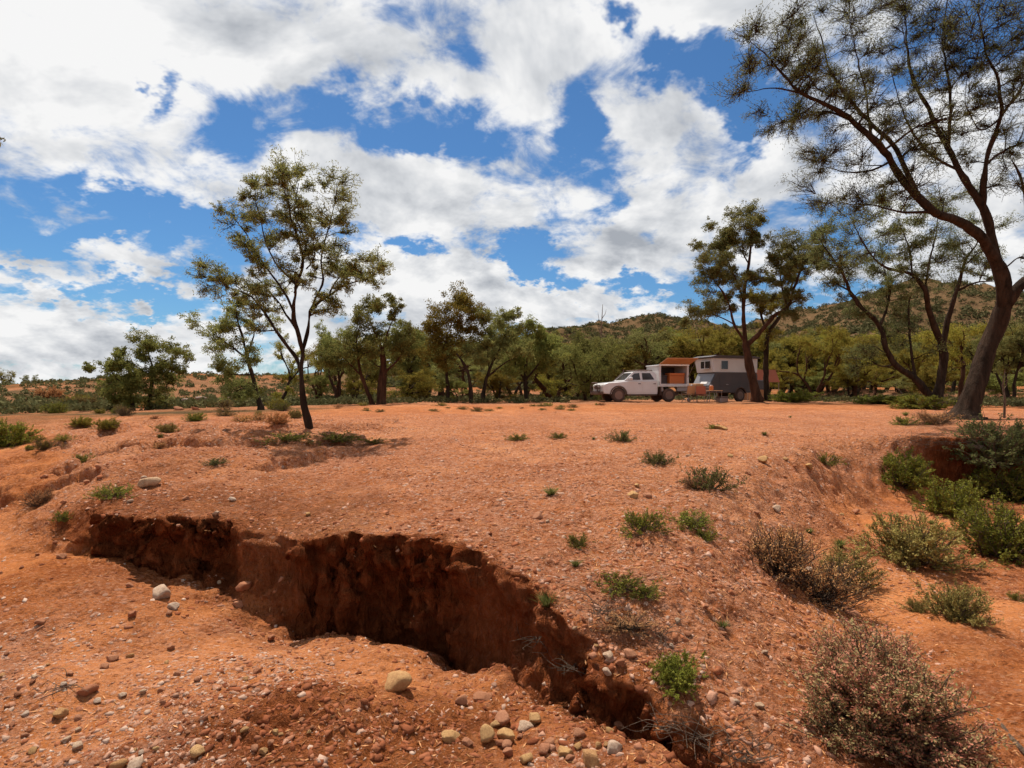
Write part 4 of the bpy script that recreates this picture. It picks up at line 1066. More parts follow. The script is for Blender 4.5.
stone(776, 511, 12, 'stone_pale', 'light stone near the dry trio of bushes')
stone(720, 429, 18, 'stone_tan', 'flat pale slab on the red flat', flat=.4)
stone(538, 519, 14, 'stone_red', 'reddish stone in the middle of the gravel')
stone(452, 740, 21, 'stone_tan', 'egg shaped tan stone, leftmost of the heap at the gully mouth')
stone(486, 738, 20, 'stone_tan', 'upright tan stone in the heap at the gully mouth', flat=1.3)
stone(503, 722, 22, 'stone_red', 'uppermost reddish stone of the heap at the gully mouth')
stone(534, 720, 17, 'stone_tan', 'round tan stone at the right top of the heap')
stone(506, 740, 24, 'stone_tan', 'wide tan stone in the middle of the heap')
stone(525, 731, 18, 'stone_pale', 'pale stone in the middle right of the heap')
stone(467, 744, 12, 'stone_red', 'small stone between the two left stones of the heap')
stone(462, 703, 16, 'stone_red', 'reddish stone behind the heap')
stone(482, 700, 20, 'stone_red', 'flat reddish stone behind the heap', flat=.7)
stone(592, 762, 28, 'stone_tan', 'large tan stone at the bottom edge of the heap')
stone(565, 756, 22, 'stone_tan', 'tan stone at bottom edge left of the largest heap stone')
stone(545, 752, 18, 'stone_red', 'reddish stone low in the heap')
stone(525, 762, 20, 'stone_tan', 'rounded stone at the bottom edge of the heap')
stone(615, 750, 22, 'stone_pale', 'pale stone at the right end of the heap')
stone(608, 657, 14, 'stone_pale', 'light stone on the rim by the flattened dead bush')
stone(620, 664, 13, 'stone_red', 'dark red stone on the rim by the flattened dead bush')
stone(630, 655, 15, 'stone_red', 'dark stone on the rim right of the light stone')
stone(607, 673, 12, 'stone_pale', 'pale chip at the rim below the light stone')
stone(760, 707, 11, 'stone_pale', 'white chip on the bare slope right of the gully')
stone(735, 702, 9, 'stone_pale', 'small white chip on the bare slope')
stone(87, 693, 20, 'stone_red', 'mauve pink stone in the gravel at the bottom left')
stone(60, 716, 17, 'stone_tan', 'tan stone with dark side in the bottom left gravel')
stone(78, 748, 14, 'stone_pale', 'whitish stone at the bottom of the left gravel')
stone(199, 752, 18, 'stone_tan', 'yellow stone near the bottom edge left of the clods')
stone(120, 766, 18, 'stone_tan', 'tan stone at the bottom edge of the left gravel')
stone(135, 768, 20, 'stone_pale', 'pale stone at the bottom edge right of the tan one')
stone(850, 612, 20, 'stone_red', 'flat pinkish stone below the dry trio of bushes', flat=.5)
for i in range(16):     # rubble in the heap
    stone(rnd.uniform(475, 625), rnd.uniform(722, 766), rnd.uniform(8, 16), rnd.choice(['stone_tan', 'stone_red', 'stone_tan', 'stone_red']), 'small dusty stone tucked among the heap at the gully mouth', 'small stones in the heap at the gully mouth')
for i in range(110):     # loose stones
    a = rnd.random()
    if a < .45: px, py = rnd.uniform(0, 330), rnd.uniform(640, 766)
    elif a < .8: px, py = rnd.uniform(540, 860), rnd.uniform(450, 700)
    else: px, py = rnd.uniform(0, 330), rnd.uniform(455, 640)
    p, n = at_px(px, py)
    if n.z < .6: continue
    stone(px, py, rnd.uniform(5, 11), rnd.choice(['stone_red', 'stone_red', 'stone_tan', 'stone_pale']), 'loose fist sized stone lying on the red earth', 'loose stones scattered over the red earth')
# white rocks of the outcrop at the left
for i, (px, py, w) in enumerate([(185, 404, 26), (200, 400, 22), (215, 405, 20), (228, 401, 24), (178, 410, 18), (240, 404, 18), (195, 410, 16), (170, 403, 14), (258, 406, 14)]):
    stone(px, py, w*.62, rnd.choice(['stone_grey', 'stone_red']), 'pale grey rock of the outcrop behind the left shrubs', 'pale outcrop rocks at the left', flat=.7, name='outcrop_rock')

def pebbles(name, n, rmin, rmax, az0, az1, smin, smax, mat, label, seed, keep, power=2.0, emb=-.07):
    """one mesh of many little faceted stones"""
    rng = np.random.default_rng(seed)
    t = (1+5**.5)/2
    B = np.array([(-1, t, 0), (1, t, 0), (-1, -t, 0), (1, -t, 0), (0, -1, t), (0, 1, t), (0, -1, -t), (0, 1, -t), (t, 0, -1), (t, 0, 1), (-t, 0, -1), (-t, 0, 1)])/1.9/2
    Fi = np.array([(0, 11, 5), (0, 5, 1), (0, 1, 7), (0, 7, 10), (0, 10, 11), (1, 5, 9), (5, 11, 4), (11, 10, 2), (10, 7, 6), (7, 1, 8), (3, 9, 4), (3, 4, 2), (3, 2, 6), (3, 6, 8), (3, 8, 9), (4, 9, 5), (2, 4, 11), (6, 2, 10), (8, 6, 7), (9, 8, 1)])
    Vs, Fs = [], []; k = 0
    R_ = np.exp(rng.uniform(math.log(rmin), math.log(rmax), n)); A_ = np.radians(rng.uniform(az0, az1, n))
    X_, Y_ = R_*np.sin(A_), R_*np.cos(A_); ok = rng.random(n) < keep(X_, Y_)
    for x_0, y_0 in zip(X_[ok], Y_[ok]):
        p, nr = drop(x_0, y_0, 10)
        if nr.z < .6: continue
        s = smin*(smax/smin)**(rng.random()**power)
        b = (B*(1+rng.normal(size=(12, 1))*.26)+rng.normal(size=(12, 3))*.09)*np.array([1.15, .85, .62])*rng.uniform(.75, 1.25, 3)*s
        q = rng.uniform(0, 6.28); ca, sa = math.cos(q), math.sin(q)
        b = b@np.array([[ca, sa, 0], [-sa, ca, 0], [0, 0, 1]])
        nz = np.array(nr); x_ = np.cross([0, 1, .01], nz); x_ /= np.linalg.norm(x_); y_ = np.cross(nz, x_)
        b = b@np.array([x_, y_, nz])
        Vs.append(b+np.array(p)+nz*s*emb); Fs.append(Fi+k); k += 12
    o = link(name, mesh_np(name, np.concatenate(Vs), np.concatenate(Fs)), M[mat])
    return tag(o, label, 'gravel', None, 'stuff')
def side_L(x, y): return line_field(x, y, LINE_L)[0]
def patch(x, y, s, sd): return fbm2(x*s, y*s, 3, sd)
def k_plateau(x, y): return np.where(side_L(x, y) < .02, 0, .45+.9*patch(x, y, .8, 3))
def k_wash(x, y): return np.where(side_L(x, y) > -.05, 0, .18+.75*sstep(-.9, -1.9, x)*(1-sstep(3.4, 4.1, y+.6*patch(x, y, 1.3, 6)))+.7*patch(x, y, 1.1, 5))
pebbles('gravel', 100000, 2.6, 26, -40, 36, .006, .050, 'gravel', 'fine pink and red gravel strewn over the raised flat', 81, k_plateau, 2.3)
pebbles('wash_gravel', 75000, 2.3, 12, -46, 12, .006, .046, 'gravel_pale', 'mixed pebbles washed over the low ground left of the gully', 82, k_wash, 3.6)
def k_clod(x, y):
    m = np.exp(-((x+.95)/.85)**2-((y-3.05)/.45)**2); s = side_L(x, y)
    return np.maximum(m*1.3, np.where((s > -1) & (y < 5.6), .8*np.exp(-((s+.2)/.3)**2), 0))
pebbles('earth_clods', 42000, 2.4, 6.5, -42, 32, .006, .050, 'gravel_red', 'crumbled red earth clods fallen along the gully wall', 83, k_clod, 3.2, -.10)

# dead twigs and roots hanging over the gully
def twig_bunch(px, py, wpx, seed, label, n=20, mat='deadwood', name='dead_twigs', flat=.5):
    p, nr = at_px(px, py); W = wpx/F*p.y; rng = np.random.default_rng(seed); ps = []
    for i in range(n):
        a = rng.uniform(0, 6.28); s = np.array([rng.normal()*.12*W, rng.normal()*.12*W, 0]); L = W*rng.uniform(.3, .75)
        e = s+np.array([math.cos(a)*L, math.sin(a)*L, L*rng.uniform(-.15, flat)])
        P = smooth_path([s, (s+e)/2+rng.normal(size=3)*L*.15, e], 4); ps.append((P, np.linspace(.0026, .0009, len(P))))
    v, q = tubes_np(ps, 4); o = link(name, mesh_np(name, v, q, True), M[mat]); o.location = p+Vector((0, 0, .01)); return tag(o, label, 'dead twigs')
twig_bunch(700, 736, 90, 501, 'pale dead twigs lying across the gully near the bottom edge', 34)
twig_bunch(660, 728, 50, 502, 'thin dead twigs on the gully wall left of the pale bunch', 16)
twig_bunch(572, 668, 46, 503, 'brown roots hanging from the gully rim', 26, 'stem')
twig_bunch(538, 640, 44, 504, 'brown roots on the gully wall above the heap', 22, 'stem')
twig_bunch(600, 612, 60, 505, 'grey dead sticks fallen above the gully rim', 24)
twig_bunch(745, 755, 60, 506, 'dark twigs at the bottom edge right of the gully', 24, 'stem')
twig_bunch(655, 636, 50, 507, 'grey sticks right of the flattened dead bush', 18)
twig_bunch(60, 690, 60, 508, 'dry sticks on the gravel at the lower left', 10)
a_, _ = at_px(985, 712); b_, _ = at_px(1020, 748)
bw = MB(); bw.tube([tuple(a_), tuple(a_*.66+b_*.34+Vector((.02, .01, .012))), tuple(a_*.3+b_*.7+Vector((-.01, -.02, .01))), tuple(b_+(b_-a_)*.5)], [.003, .008, .011, .013], 8)
tag(bw.build('fallen_branch', M['deadwood'], smooth=True), 'pale fallen branch half sunk in sand at the bottom right corner', 'branch')
twig_bunch(905, 441, 60, 509, 'brown roots on the right hand bank lip left of the round bush', 26, 'stem', flat=.3)
twig_bunch(945, 443, 70, 510, 'brown roots hanging over the shaded bank under the largest tree', 34, 'stem', flat=.2)
# leaf and stick litter
def litter(n, seed):
    rng = np.random.default_rng(seed); cs = []; ds = []
    while len(cs) < n:
        if rng.random() < .55:
            r = math.exp(rng.uniform(math.log(2.4), math.log(16))); a = math.radians(rng.uniform(-40, 42)); x, y = r*math.sin(a), r*math.cos(a)
        else:
            cx, cy = [(1.9, 2.9), (2.6, 5.0), (2.3, 5.6), (3.1, 5.3), (4.6, 6.8), (6.2, 7.2), (4.2, 4.8), (-3.9, 11.2), (1.1, 3.9), (.9, 4.6), (1.5, 6.3), (11.5, 15.5)][rng.integers(12)]
            x, y = cx+rng.normal()*.5, cy+rng.normal()*.45
        p, nr = drop(x, y, 10)
        if nr.z < .6: continue
        t = np.array([rng.normal(), rng.normal(), 0]); nz = np.array(nr); t -= nz*(t@nz); cs.append(np.array(p)+nz*.004); ds.append(t)
    V, Q = leaves_np(np.array(cs), np.array(ds), .04, .007, rng); o = link('litter', mesh_np('litter', V, Q), M['bush_dry'])
    return tag(o, 'dry leaf and stick litter strewn thinly over the red ground', 'litter', None, 'stuff')
litter(11000, 91)
# pale exposed root on the bank
a_, _ = at_px(976, 447); b_, _ = at_px(985, 476)
bw = MB(); bw.tube([(a_.x-.1, a_.y+.1, a_.z+.05), (a_.x+.05, a_.y-.1, a_.z-.02), ((a_.x+b_.x)/2+.05, (a_.y+b_.y)/2-.1, (a_.z+b_.z)/2+.08), (b_.x, b_.y, b_.z-.02)], [.06, .055, .05, .03], 8)
tag(bw.build('exposed_root', M['deadwood'], smooth=True), 'pale exposed root hanging down the shaded bank under the largest tree', 'root')
p, _ = at_px(1004, 418); rg = np.random.default_rng(9)
ps = [(np.array([[0, 0, -.1], [.02, 0, .5], [-.02, .02, .9], [.03, 0, 1.35]]), np.array([.035, .03, .022, .008]))]
for i in range(7):
    z = rg.uniform(.4, 1.2); a = rg.uniform(0, 6.28); ps.append((np.array([[0, 0, z], [math.cos(a)*.1, math.sin(a)*.1, z+.1], [math.cos(a)*.14, math.sin(a)*.14, z+.25]]), np.array([.01, .007, .003])))
v, q = tubes_np(ps, 5); o = link('dead_sapling', mesh_np('dead_sapling', v, q, True), M['deadwood']); o.location = p
tag(o, 'thin dead sapling upright in front of the right edge tree trunk', 'sapling')

# ------------------------------------------------------------------ vehicles
DUST = (.33, .14, .07)
P_ = {
 'white': paint('dusty_white_paint', (.84, .82, .79), .35, 0, DUST, .22, 1.6, coat=.4),
 'white_clean': paint('white_canvas', (.78, .76, .72), .8, 0, DUST, .12, 2.0),
 'glass': paint('dark_glass', (.02, .025, .03), .08, 0, DUST, .08, 1.5),
 'black': paint('black_plastic', (.03, .028, .026), .6, 0, DUST, .25, 3),
 'tyre': paint('tyre_rubber', (.028, .025, .023), .85, 0, DUST, .22, 6, bump=.01),
 'rim': paint('dusty_rim', (.20, .16, .14), .45, .4, DUST, .4, 5),
 'steel': paint('steel_grey', (.33, .33, .33), .4, .7, DUST, .25, 4),
 'body_dark': paint('charcoal_panel', (.045, .048, .052), .5, .1, DUST, .12, 2),
 'nose': paint('grey_chequer', (.24, .27, .29), .45, .5, DUST, .2, 5),
 'tan': paint('tan_canvas', (.66, .34, .15), .8, 0, DUST, .2, 3),
 'orange': paint('orange_box', (.62, .17, .035), .6, 0, DUST, .1, 4),
 'red': paint('rust_red_canvas', (.45, .13, .07), .8, 0, DUST, .2, 3),
 'lamp': paint('lamp_lens', (.75, .72, .66), .15, 0, DUST, .2, 3),
 'redlamp': paint('red_lens', (.40, .02, .015), .2, 0, None, 0, 3),
 'blue': paint('faded_blue', (.10, .16, .26), .7, 0, DUST, .2, 3)}

def wheel(parent, x, y, r, w=.25, name='wheel'):
    t = MB(); t.lathe([(-w/2, r*.62), (-w/2-.005, r*.8), (-w/2+.03, r*.97), (-w*.2, r), (w*.2, r), (w/2-.03, r*.97), (w/2+.005, r*.8), (w/2, r*.62)], x, y, r, 28)
    ty = t.build('tyre', P_['tyre'], None, True)
    rm = MB(); rm.lathe([(-w/2-.004, r*.60), (-w/2+.03, r*.56), (-w/2+.05, r*.2), (-w/2+.02, r*.16), (-w/2+.01, .02)], x, y, r, 20)
    for k in range(6):
        a = k*math.pi/3; ca, sa = math.cos(a), math.sin(a)
        rm.tube([(x+ca*r*.12, y-w/2+.02, r+sa*r*.12), (x+ca*r*.55, y-w/2+.015, r+sa*r*.55)], .035, 6)
    if y > .3: rm.v = [(a, 2*y-b, c) for a, b, c in rm.v]
    ro = rm.build('rim', P_['rim'])
    wh = bpy.data.objects.new(name, None); C.objects.link(wh); wh.parent = parent; wh.empty_display_size = .1
    ty.parent = wh; ro.parent = wh; return wh

def arc(cx, cz, r, a0, a1, n=9): return [(cx+r*math.cos(math.radians(a0+(a1-a0)*i/(n-1))), cz+r*math.sin(math.radians(a0+(a1-a0)*i/(n-1)))) for i in range(n)]

def quad_slab(pts, th, nrm):
    n = Vector(nrm)*th; m = MB(); vs = [Vector(p) for p in pts]; k = len(vs)
    m.add(vs+[v+n for v in vs], [tuple(range(k)), tuple(range(2*k-1, k-1, -1))]+[(i, (i+1) % k, k+(i+1) % k, k+i) for i in range(k)]); return m

def make_ute(loc, rz):
    U = empty('parked_ute', loc, rz, 'dusty white dual cab ute with open rear canopy parked facing left on the flat', 'ute')
    # body: bonnet, guards and doors with wheel arches; front is -x, near side -y
    prof = [(.10, .50), (.05, .70), (.04, .92), (.12, 1.04), (.35, 1.12), (.9, 1.17), (1.38, 1.22), (2.3, 1.24), (3.42, 1.26), (3.44, .62), (3.40, .46), (1.52, .44)] + arc(1.0, .42, .47, 5, 175, 11)
    MB().prism(prof, -.90, .90, .05).build('body', P_['white'], U)
    cab = MB(); B = [(1.36, 1.235), (1.98, 1.76), (2.2, 1.80), (3.12, 1.80), (3.34, 1.72), (3.42, 1.245)]; Wd = [.84, .70, .68, .68, .69, .84]
    vs = [(x, -w, z) for (x, z), w in zip(B, Wd)]+[(x, w, z) for (x, z), w in zip(B, Wd)]; k = len(B)
    cab.add(vs, [tuple(range(k)), tuple(range(2*k-1, k-1, -1))]+[(i, (i+1) % k, k+(i+1) % k, k+i) for i in range(k)])
    cab.build('cab', P_['white'], U)
    for sy in (-1, 1):
        def side(x, z):
            t = (z-1.245)/(1.76-1.245); return (x, sy*(.845-(.845-.69)*t+.004), z)
        quad_slab([side(1.62, 1.30), side(2.02, 1.67), side(2.34, 1.70), side(2.36, 1.30)], .006, (0, sy, 0)).build('front_window', P_['glass'], U)
        quad_slab([side(2.50, 1.30), side(2.50, 1.70), side(3.02, 1.70), side(3.24, 1.32)], .006, (0, sy, 0)).build('rear_window', P_['glass'], U)
        for x0, x1 in ((1.56, 2.41), (2.44, 3.36)):
            d = MB(); d.box(x0, sy*.900, .56, x1, sy*.912, 1.215, .006); dd = d.build('door', P_['white'], U)
            MB().box(x1-.22, sy*.912, 1.05, x1-.06, sy*.94, 1.09, .01).build('handle', P_['black'], dd)
        m = MB(); m.box(1.62, sy*.90, 1.28, 1.80, sy*1.10, 1.46, .035); m.build('mirror', P_['white'], U)
        MB().tube([(1.0+.50*math.cos(math.radians(a)), sy*.905, .42+.50*math.sin(math.radians(a))) for a in range(0, 181, 15)], .045, 6).build('wheel_flare', P_['black'], U)
        MB().box(1.55, sy*.78, .36, 3.35, sy*.93, .44, .02).build('side_step', P_['black'], U)
        MB().box(.03, sy*.50, .84, .30, sy*.87, 1.02, .04).build('headlight', P_['lamp'], U)
    quad_slab([(1.42, -.72, 1.29), (1.92, -.62, 1.71), (1.92, .62, 1.71), (1.42, .72, 1.29)], .012, (-.64, 0, .77)).build('windscreen', P_['glass'], U)
    g = MB(); g.box(.00, -.48, .76, .05, .48, 1.0, .02)
    g.build('grille', P_['black'], U)
    b = MB(); b.box(-.14, -.88, .42, .12, .88, .66, .05)
    b.tube([(-.16, -.55, .60), (-.20, -.55, .98), (-.16, -.45, 1.12), (-.16, .45, 1.12), (-.20, .55, .98), (-.16, .55, .60)], .035, 8)
    b.tube([(-.12, -.84, .60), (-.12, -.84, .86), (-.18, -.55, .90)], .03, 8); b.tube([(-.12, .84, .60), (-.12, .84, .86), (-.18, .55, .90)], .03, 8)
    b.build('bull_bar', P_['black'], U)
    MB().tube([(1.25, .86, 1.15), (1.45, .87, 1.30), (1.95, .78, 1.78), (1.97, .78, 1.95)], .04, 8).build('snorkel', P_['black'], U)
    r = MB(); 
    for y in (-.62, .62): r.tube([(2.05, y, 1.88), (3.2, y, 1.88)], .02, 6)
    for x in (2.1, 2.5, 2.9, 3.18): r.tube([(x, -.64, 1.86), (x, .64, 1.86)], .018, 6)
    r.build('roof_rack', P_['black'], U)
    for x in (1.0, 4.13):
        for y in (-.80, .80): wheel(U, x, y, .405, .27)
    c = MB(); c.box(.6, -.35, .42, 5.0, .35, .58); c.tube([(1, -.75, .41), (1, .75, .41)], .06); c.tube([(4.13, -.75, .41), (4.13, .75, .41)], .07); c.build('chassis', P_['black'], U)
    # tray and canopy
    t = MB(); t.box(3.50, -.93, .90, 5.42, .93, .99, .015); t.box(3.50, -.93, .99, 3.56, .93, 1.2, .01)
    t.build('tray', P_['white'], U)
    for x0 in (3.6, 4.66):
        MB().box(x0 if x0 < 4 else 4.66, -.88, .62, (x0+.18) if x0 < 4 else 5.3, -.70, .88, .02).build('under_tray_box', P_['steel'], U)
    MB().box(3.60, -.92, .40, 3.64, -.6, .9).build('mudflap', P_['black'], U)
    fr = MB()
    fr.box(3.50, -.90, 1.0, 3.58, .90, 2.12, .01); fr.box(5.30, -.90, 1.0, 5.38, .90, 2.12, .01)
    fr.box(3.50, .82, 1.0, 5.38, .90, 2.12, .01); fr.box(3.46, -.93, 2.12, 5.42, .93, 2.19, .02)
    fr.box(3.50, -.93, .995, 3.62, -.85, 2.12, .01); fr.box(5.26, -.93, .995, 5.38, -.85, 2.12, .01); fr.box(3.62, -.93, .995, 5.26, -.87, 1.07, .01)
    cn = fr.build('canopy', P_['white'], U)
    MB().box(3.59, .79, 1.0, 5.29, .815, 2.10).build('canopy_lining', P_['body_dark'], U)
    dr = MB(); dr.add([(3.50, -.93, 2.20), (5.40, -.93, 2.20), (5.55, -1.75, 2.52), (3.62, -1.75, 2.52), (3.50, -.93, 2.24), (5.40, -.93, 2.24), (5.55, -1.75, 2.56), (3.62, -1.75, 2.56)],
        [(0, 1, 2, 3), (7, 6, 5, 4), (0, 4, 5, 1), (1, 5, 6, 2), (2, 6, 7, 3), (3, 7, 4, 0)])
    dr.build('canopy_door', P_['tan'], U)
    MB().tube([(5.30, -.90, 1.4), (5.50, -1.6, 2.46)], .015).build('gas_strut', P_['steel'], U)
    MB().box(5.39, -.80, .80, 5.42, -.62, .90, .01).build('tail_light', P_['redlamp'], U)
    return U
g = at_dist(640, 36)
def ute_z(x, y): return drop(x, y)[0].z
ux = (597-CX)/F*35.4; uy = 35.4; rz = rad(11)
zz = max(ute_z(ux+math.cos(rz)*d-math.sin(rz)*e, uy+math.sin(rz)*d+math.cos(rz)*e) for d in (1, 4.1) for e in (-.8, .8))
SCL = 1.0
ute = make_ute((ux, uy, zz-.01), rz)
def local(base, rz, x, y, z): return (base[0]+math.cos(rz)*x-math.sin(rz)*y, base[1]+math.sin(rz)*x+math.cos(rz)*y, base[2]+z)
ub = (ux, uy, zz-.01)
def crate(name, x, y, z, dx, dy, dz, mat, label, cat):
    e = empty(name, local(ub, rz, x, y, z), rz, label, cat)
    MB().box(-dx/2, -dy/2, 0, dx/2, dy/2, dz*.8, .02).build('bin', mat, e); MB().box(-dx/2-.015, -dy/2-.015, dz*.8+.002, dx/2+.015, dy/2+.015, dz, .015).build('lid', mat, e)
crate('storage_box', 4.72, -.45, .995, .95, .6, .72, P_['orange'], 'bright orange storage box inside the open ute canopy', 'storage box')
crate('fridge_box', 3.98, -.2, .995, .5, .5, .6, P_['body_dark'], 'dark portable fridge inside the open ute canopy beside the orange box', 'fridge')

def make_trailer(loc, rz):
    T = empty('camper_trailer', loc, rz, 'dark camper trailer with raised white pop top beside the reddish forked tree', 'camper trailer')
    b = MB(); prof = [(.0, .62), (-.05, .95), (.62, 1.82), (3.95, 1.82), (4.05, 1.6), (4.0, .60)]+[]
    prof = [(.05, .58), (.0, .95), (.55, 1.80), (3.9, 1.80), (4.0, 1.66), (4.0, .58), (3.02, .56)]+arc(2.55, .42, .46, 15, 165, 9)+[(2.08, .56)]
    b.prism(prof, -.95, .95, .03); b.build('body', P_['body_dark'], T)
    nn = Vector((-.84, 0, .545))
    s = quad_slab([(.012, -.86, 1.0), (.50, -.86, 1.74), (.50, .86, 1.74), (.012, .86, 1.0)], .012, nn); s.build('nose_panel', P_['nose'], T)
    quad_slab([(.06, -.55, 1.09), (.15, -.55, 1.22), (.15, .1, 1.22), (.06, .1, 1.09)], .03, nn).build('registration_plate', P_['white_clean'], T)
    MB().box(.0, -.90, .60, -.03, .90, .92, .01).build('stone_guard', P_['steel'], T)
    pt = MB(); z0, z1 = 1.815, 2.66
    vs = [(.42, -.90, z0), (4.0, -.90, z0), (4.0, .90, z0), (.42, .90, z0), (.24, -.93, z1), (4.0, -.93, z1), (4.0, .93, z1), (.24, .93, z1)]
    pt.add(vs, [(0, 1, 5, 4), (1, 2, 6, 5), (2, 3, 7, 6), (3, 0, 4, 7), (0, 3, 2, 1), (4, 5, 6, 7)]); pt.build('pop_top', P_['white_clean'], T)
    rf = MB(); rf.prism([(.02, 2.67), (.0, 2.74), (.5, 2.84), (3.8, 2.82), (4.15, 2.74), (4.12, 2.67)], -1.02, 1.02, .03); rf.build('roof', P_['body_dark'], T)
    def win(x0, x1, n):
        w = MB(); w.box(x0, -.934, 2.0, x1, -.925, 2.50, .0); o = w.build('window', P_['glass'], T)
        f = MB(); 
        for a, c, d, e in ((x0-.03, 1.97, x1+.03, 2.0), (x0-.03, 2.50, x1+.03, 2.53), (x0-.03, 2.0, x0, 2.5), (x1, 2.0, x1+.03, 2.5)): f.box(a, -.948, c, d, -.93, e)
        f.build('frame', P_['white_clean'], o)
    win(.95, 1.50, 1); win(3.0, 3.55, 1)
    # front window of the pop top, two panes
    w = MB(); w.box(.18, -.62, 2.05, .27, .20, 2.48); o = w.build('window', P_['glass'], T)
    f = MB(); f.box(.165, -.24, 2.05, .185, -.19, 2.48); f.box(.165, -.66, 2.02, .185, .24, 2.05); f.box(.165, -.66, 2.48, .185, .24, 2.51); f.build('frame', P_['white_clean'], o)
    d = MB(); d.box(.80, -.962, .98, 1.95, -.95, 1.62, .01); o = d.build('hatch_door', P_['body_dark'], T); MB().box(1.3, -.985, 1.04, 1.5, -.962, 1.09, .01).build('handle', P_['steel'], o)
    MB().box(3.1, -.962, .9, 3.8, -.95, 1.65, .01).build('hatch_door', P_['body_dark'], T)
    for y in (-.93, .93):
        wheel(T, 2.55, y*.86, .40, .26)
    MB().tube([(2.55+.47*math.cos(math.radians(a)), -.955, .42+.47*math.sin(math.radians(a))) for a in range(10, 171, 16)], .04, 6).build('mudguard', P_['black'], T)
    dbm = MB(); 
    for sy in (-1, 1): dbm.tube([(.2, sy*.75, .58), (-1.25, 0, .55)], .05, 6)
    dbm.tube([(-1.2, 0, .55), (-1.55, 0, .55)], .05, 6); dbm.build('drawbar', P_['black'], T)
    j = MB(); j.tube([(-1.1, -.14, .15), (-1.1, -.14, .95)], .03, 8); j.lathe([(-.04, .12), (.04, .12)], -1.1, -.14, .12, 16); j.build('jockey_wheel', P_['steel'], T)
    tb = MB(); tb.box(-.72, -.5, .62, -.12, .5, 1.12, .03); tb.build('toolbox', P_['tan'], T)
    for y in (-.25, .2):
        gb = MB(); gb.tube([(-.92, y, .62), (-.92, y, .66), (-.92, y, .98), (-.92, y, 1.04), (-.92, y, 1.10)], [.09, .12, .12, .08, .03], 14); gb.build('gas_bottle', P_['steel'], T)
    for x in (.5, 3.8):
        MB().tube([(x, -.8, .58), (x, -.85, .03)], .025, 6).build('leg', P_['steel'], T)
    rb = MB(); rb.box(4.02, -.9, .75, 4.75, .9, 1.35, .03); rb.build('rear_box', P_['body_dark'], T)
    sw = MB(); sw.lathe([(-.12, .25), (-.13, .33), (-.09, .39), (.09, .39), (.13, .33), (.12, .25)], 4.4, -.0, 1.45, 24); sw.build('spare_wheel', P_['tyre'], T)
    return T
tx, ty_ = (698-CX)/F*37.5, 37.0; trz = rad(17)
tz = max(ute_z(tx+math.cos(trz)*d-math.sin(trz)*e, ty_+math.sin(trz)*d+math.cos(trz)*e) for d in (0, 2.55) for e in (-.8, .8))
trailer = make_trailer((tx, ty_, tz-.01), trz); trailer.scale = (.86, 1, 1)
tb_ = (tx, ty_, tz)

# rust red shelter behind the trees, chairs, table
p = at_dist(757, 41.5)
S = empty('canvas_shelter', tuple(p), rad(10), 'rust red canvas shelter half hidden behind the dark narrow trunk', 'shelter')
m = MB(); m.add([(-1.2, -.8, 1.3), (1.2, -.8, 1.3), (1.2, .9, 1.3), (-1.2, .9, 1.3), (-1.0, -.6, 2.15), (1.0, -.6, 2.15), (1.0, .7, 2.15), (-1.0, .7, 2.15)], [(0, 1, 5, 4), (1, 2, 6, 5), (2, 3, 7, 6), (3, 0, 4, 7), (4, 5, 6, 7), (3, 2, 1, 0)])
m.build('roof', P_['red'], S)
m = MB(); m.box(-1.15, .3, .05, 1.15, .36, 1.3); m.box(-1.15, -.72, .05, -.5, -.68, 1.3); m.build('wall', P_['tan'], S)
for x in (-1.15, 1.15):
    for y in (-.75, .85): MB().tube([(x, y, 0), (x, y, 1.32)], .025, 6).build('pole', P_['steel'], S)

def chair(px, D, rz, mat, label):
    p = at_dist(px, D); T = empty('camp_chair', tuple(p), rz, label, 'camp chair', 'folding camp chairs by the camper trailer')
    MB().box(-.26, -.24, .43, .26, .24, .46, .01).build('seat', mat, T)
    MB().add([(-.26, .22, .50), (.26, .22, .50), (.26, .34, .95), (-.26, .34, .95), (-.26, .245, .50), (.26, .245, .50), (.26, .365, .95), (-.26, .365, .95)], [(0, 1, 2, 3), (7, 6, 5, 4), (0, 4, 5, 1), (1, 5, 6, 2), (2, 6, 7, 3), (3, 7, 4, 0)]).build('backrest', mat, T)
    for sx in (-1, 1):
        MB().tube([(sx*.28, -.24, 0), (sx*.28, .24, .45), (sx*.28, .36, .97)], .014, 6).build('leg', P_['steel'], T)
        MB().tube([(sx*.28, .26, 0), (sx*.28, -.24, .45), (sx*.28, -.22, .66), (sx*.28, .28, .68)], .014, 6).build('leg', P_['steel'], T)
chair(688, 34.3, rad(200), P_['tan'], 'tan folding camp chair nearest the ute tray')
chair(702, 34.0, rad(150), P_['red'], 'reddish folding camp chair in front of the trailer nose')
p = at_dist(713, 34.6); T = empty('camp_table', tuple(p), rad(15), 'small folding camp table in front of the trailer side', 'table')
MB().box(-.45, -.3, .68, .45, .3, .71, .01).build('tabletop', P_['tan'], T)
for x in (-.4, .4):
    for y in (-.25, .25): MB().tube([(x, y, 0), (x, y, .68)], .014, 6).build('leg', P_['steel'], T)
p2 = (p.x-.1, p.y, p.z+.712)
T = empty('water_jug', p2, 0, 'orange water jug standing on the camp table', 'jug')
MB().tube([(0, 0, 0), (0, 0, .02), (0, 0, .24), (0, 0, .28)], [.10, .12, .12, .09], 14).build('jug_body', P_['orange'], T); MB().tube([(0, 0, .281), (0, 0, .32)], [.07, .06], 12).build('lid', P_['white_clean'], T)
p = at_dist(722, 34.8)
T = empty('storage_tub', tuple(p), rad(25), 'grey tub on the ground under the trailer side', 'tub')
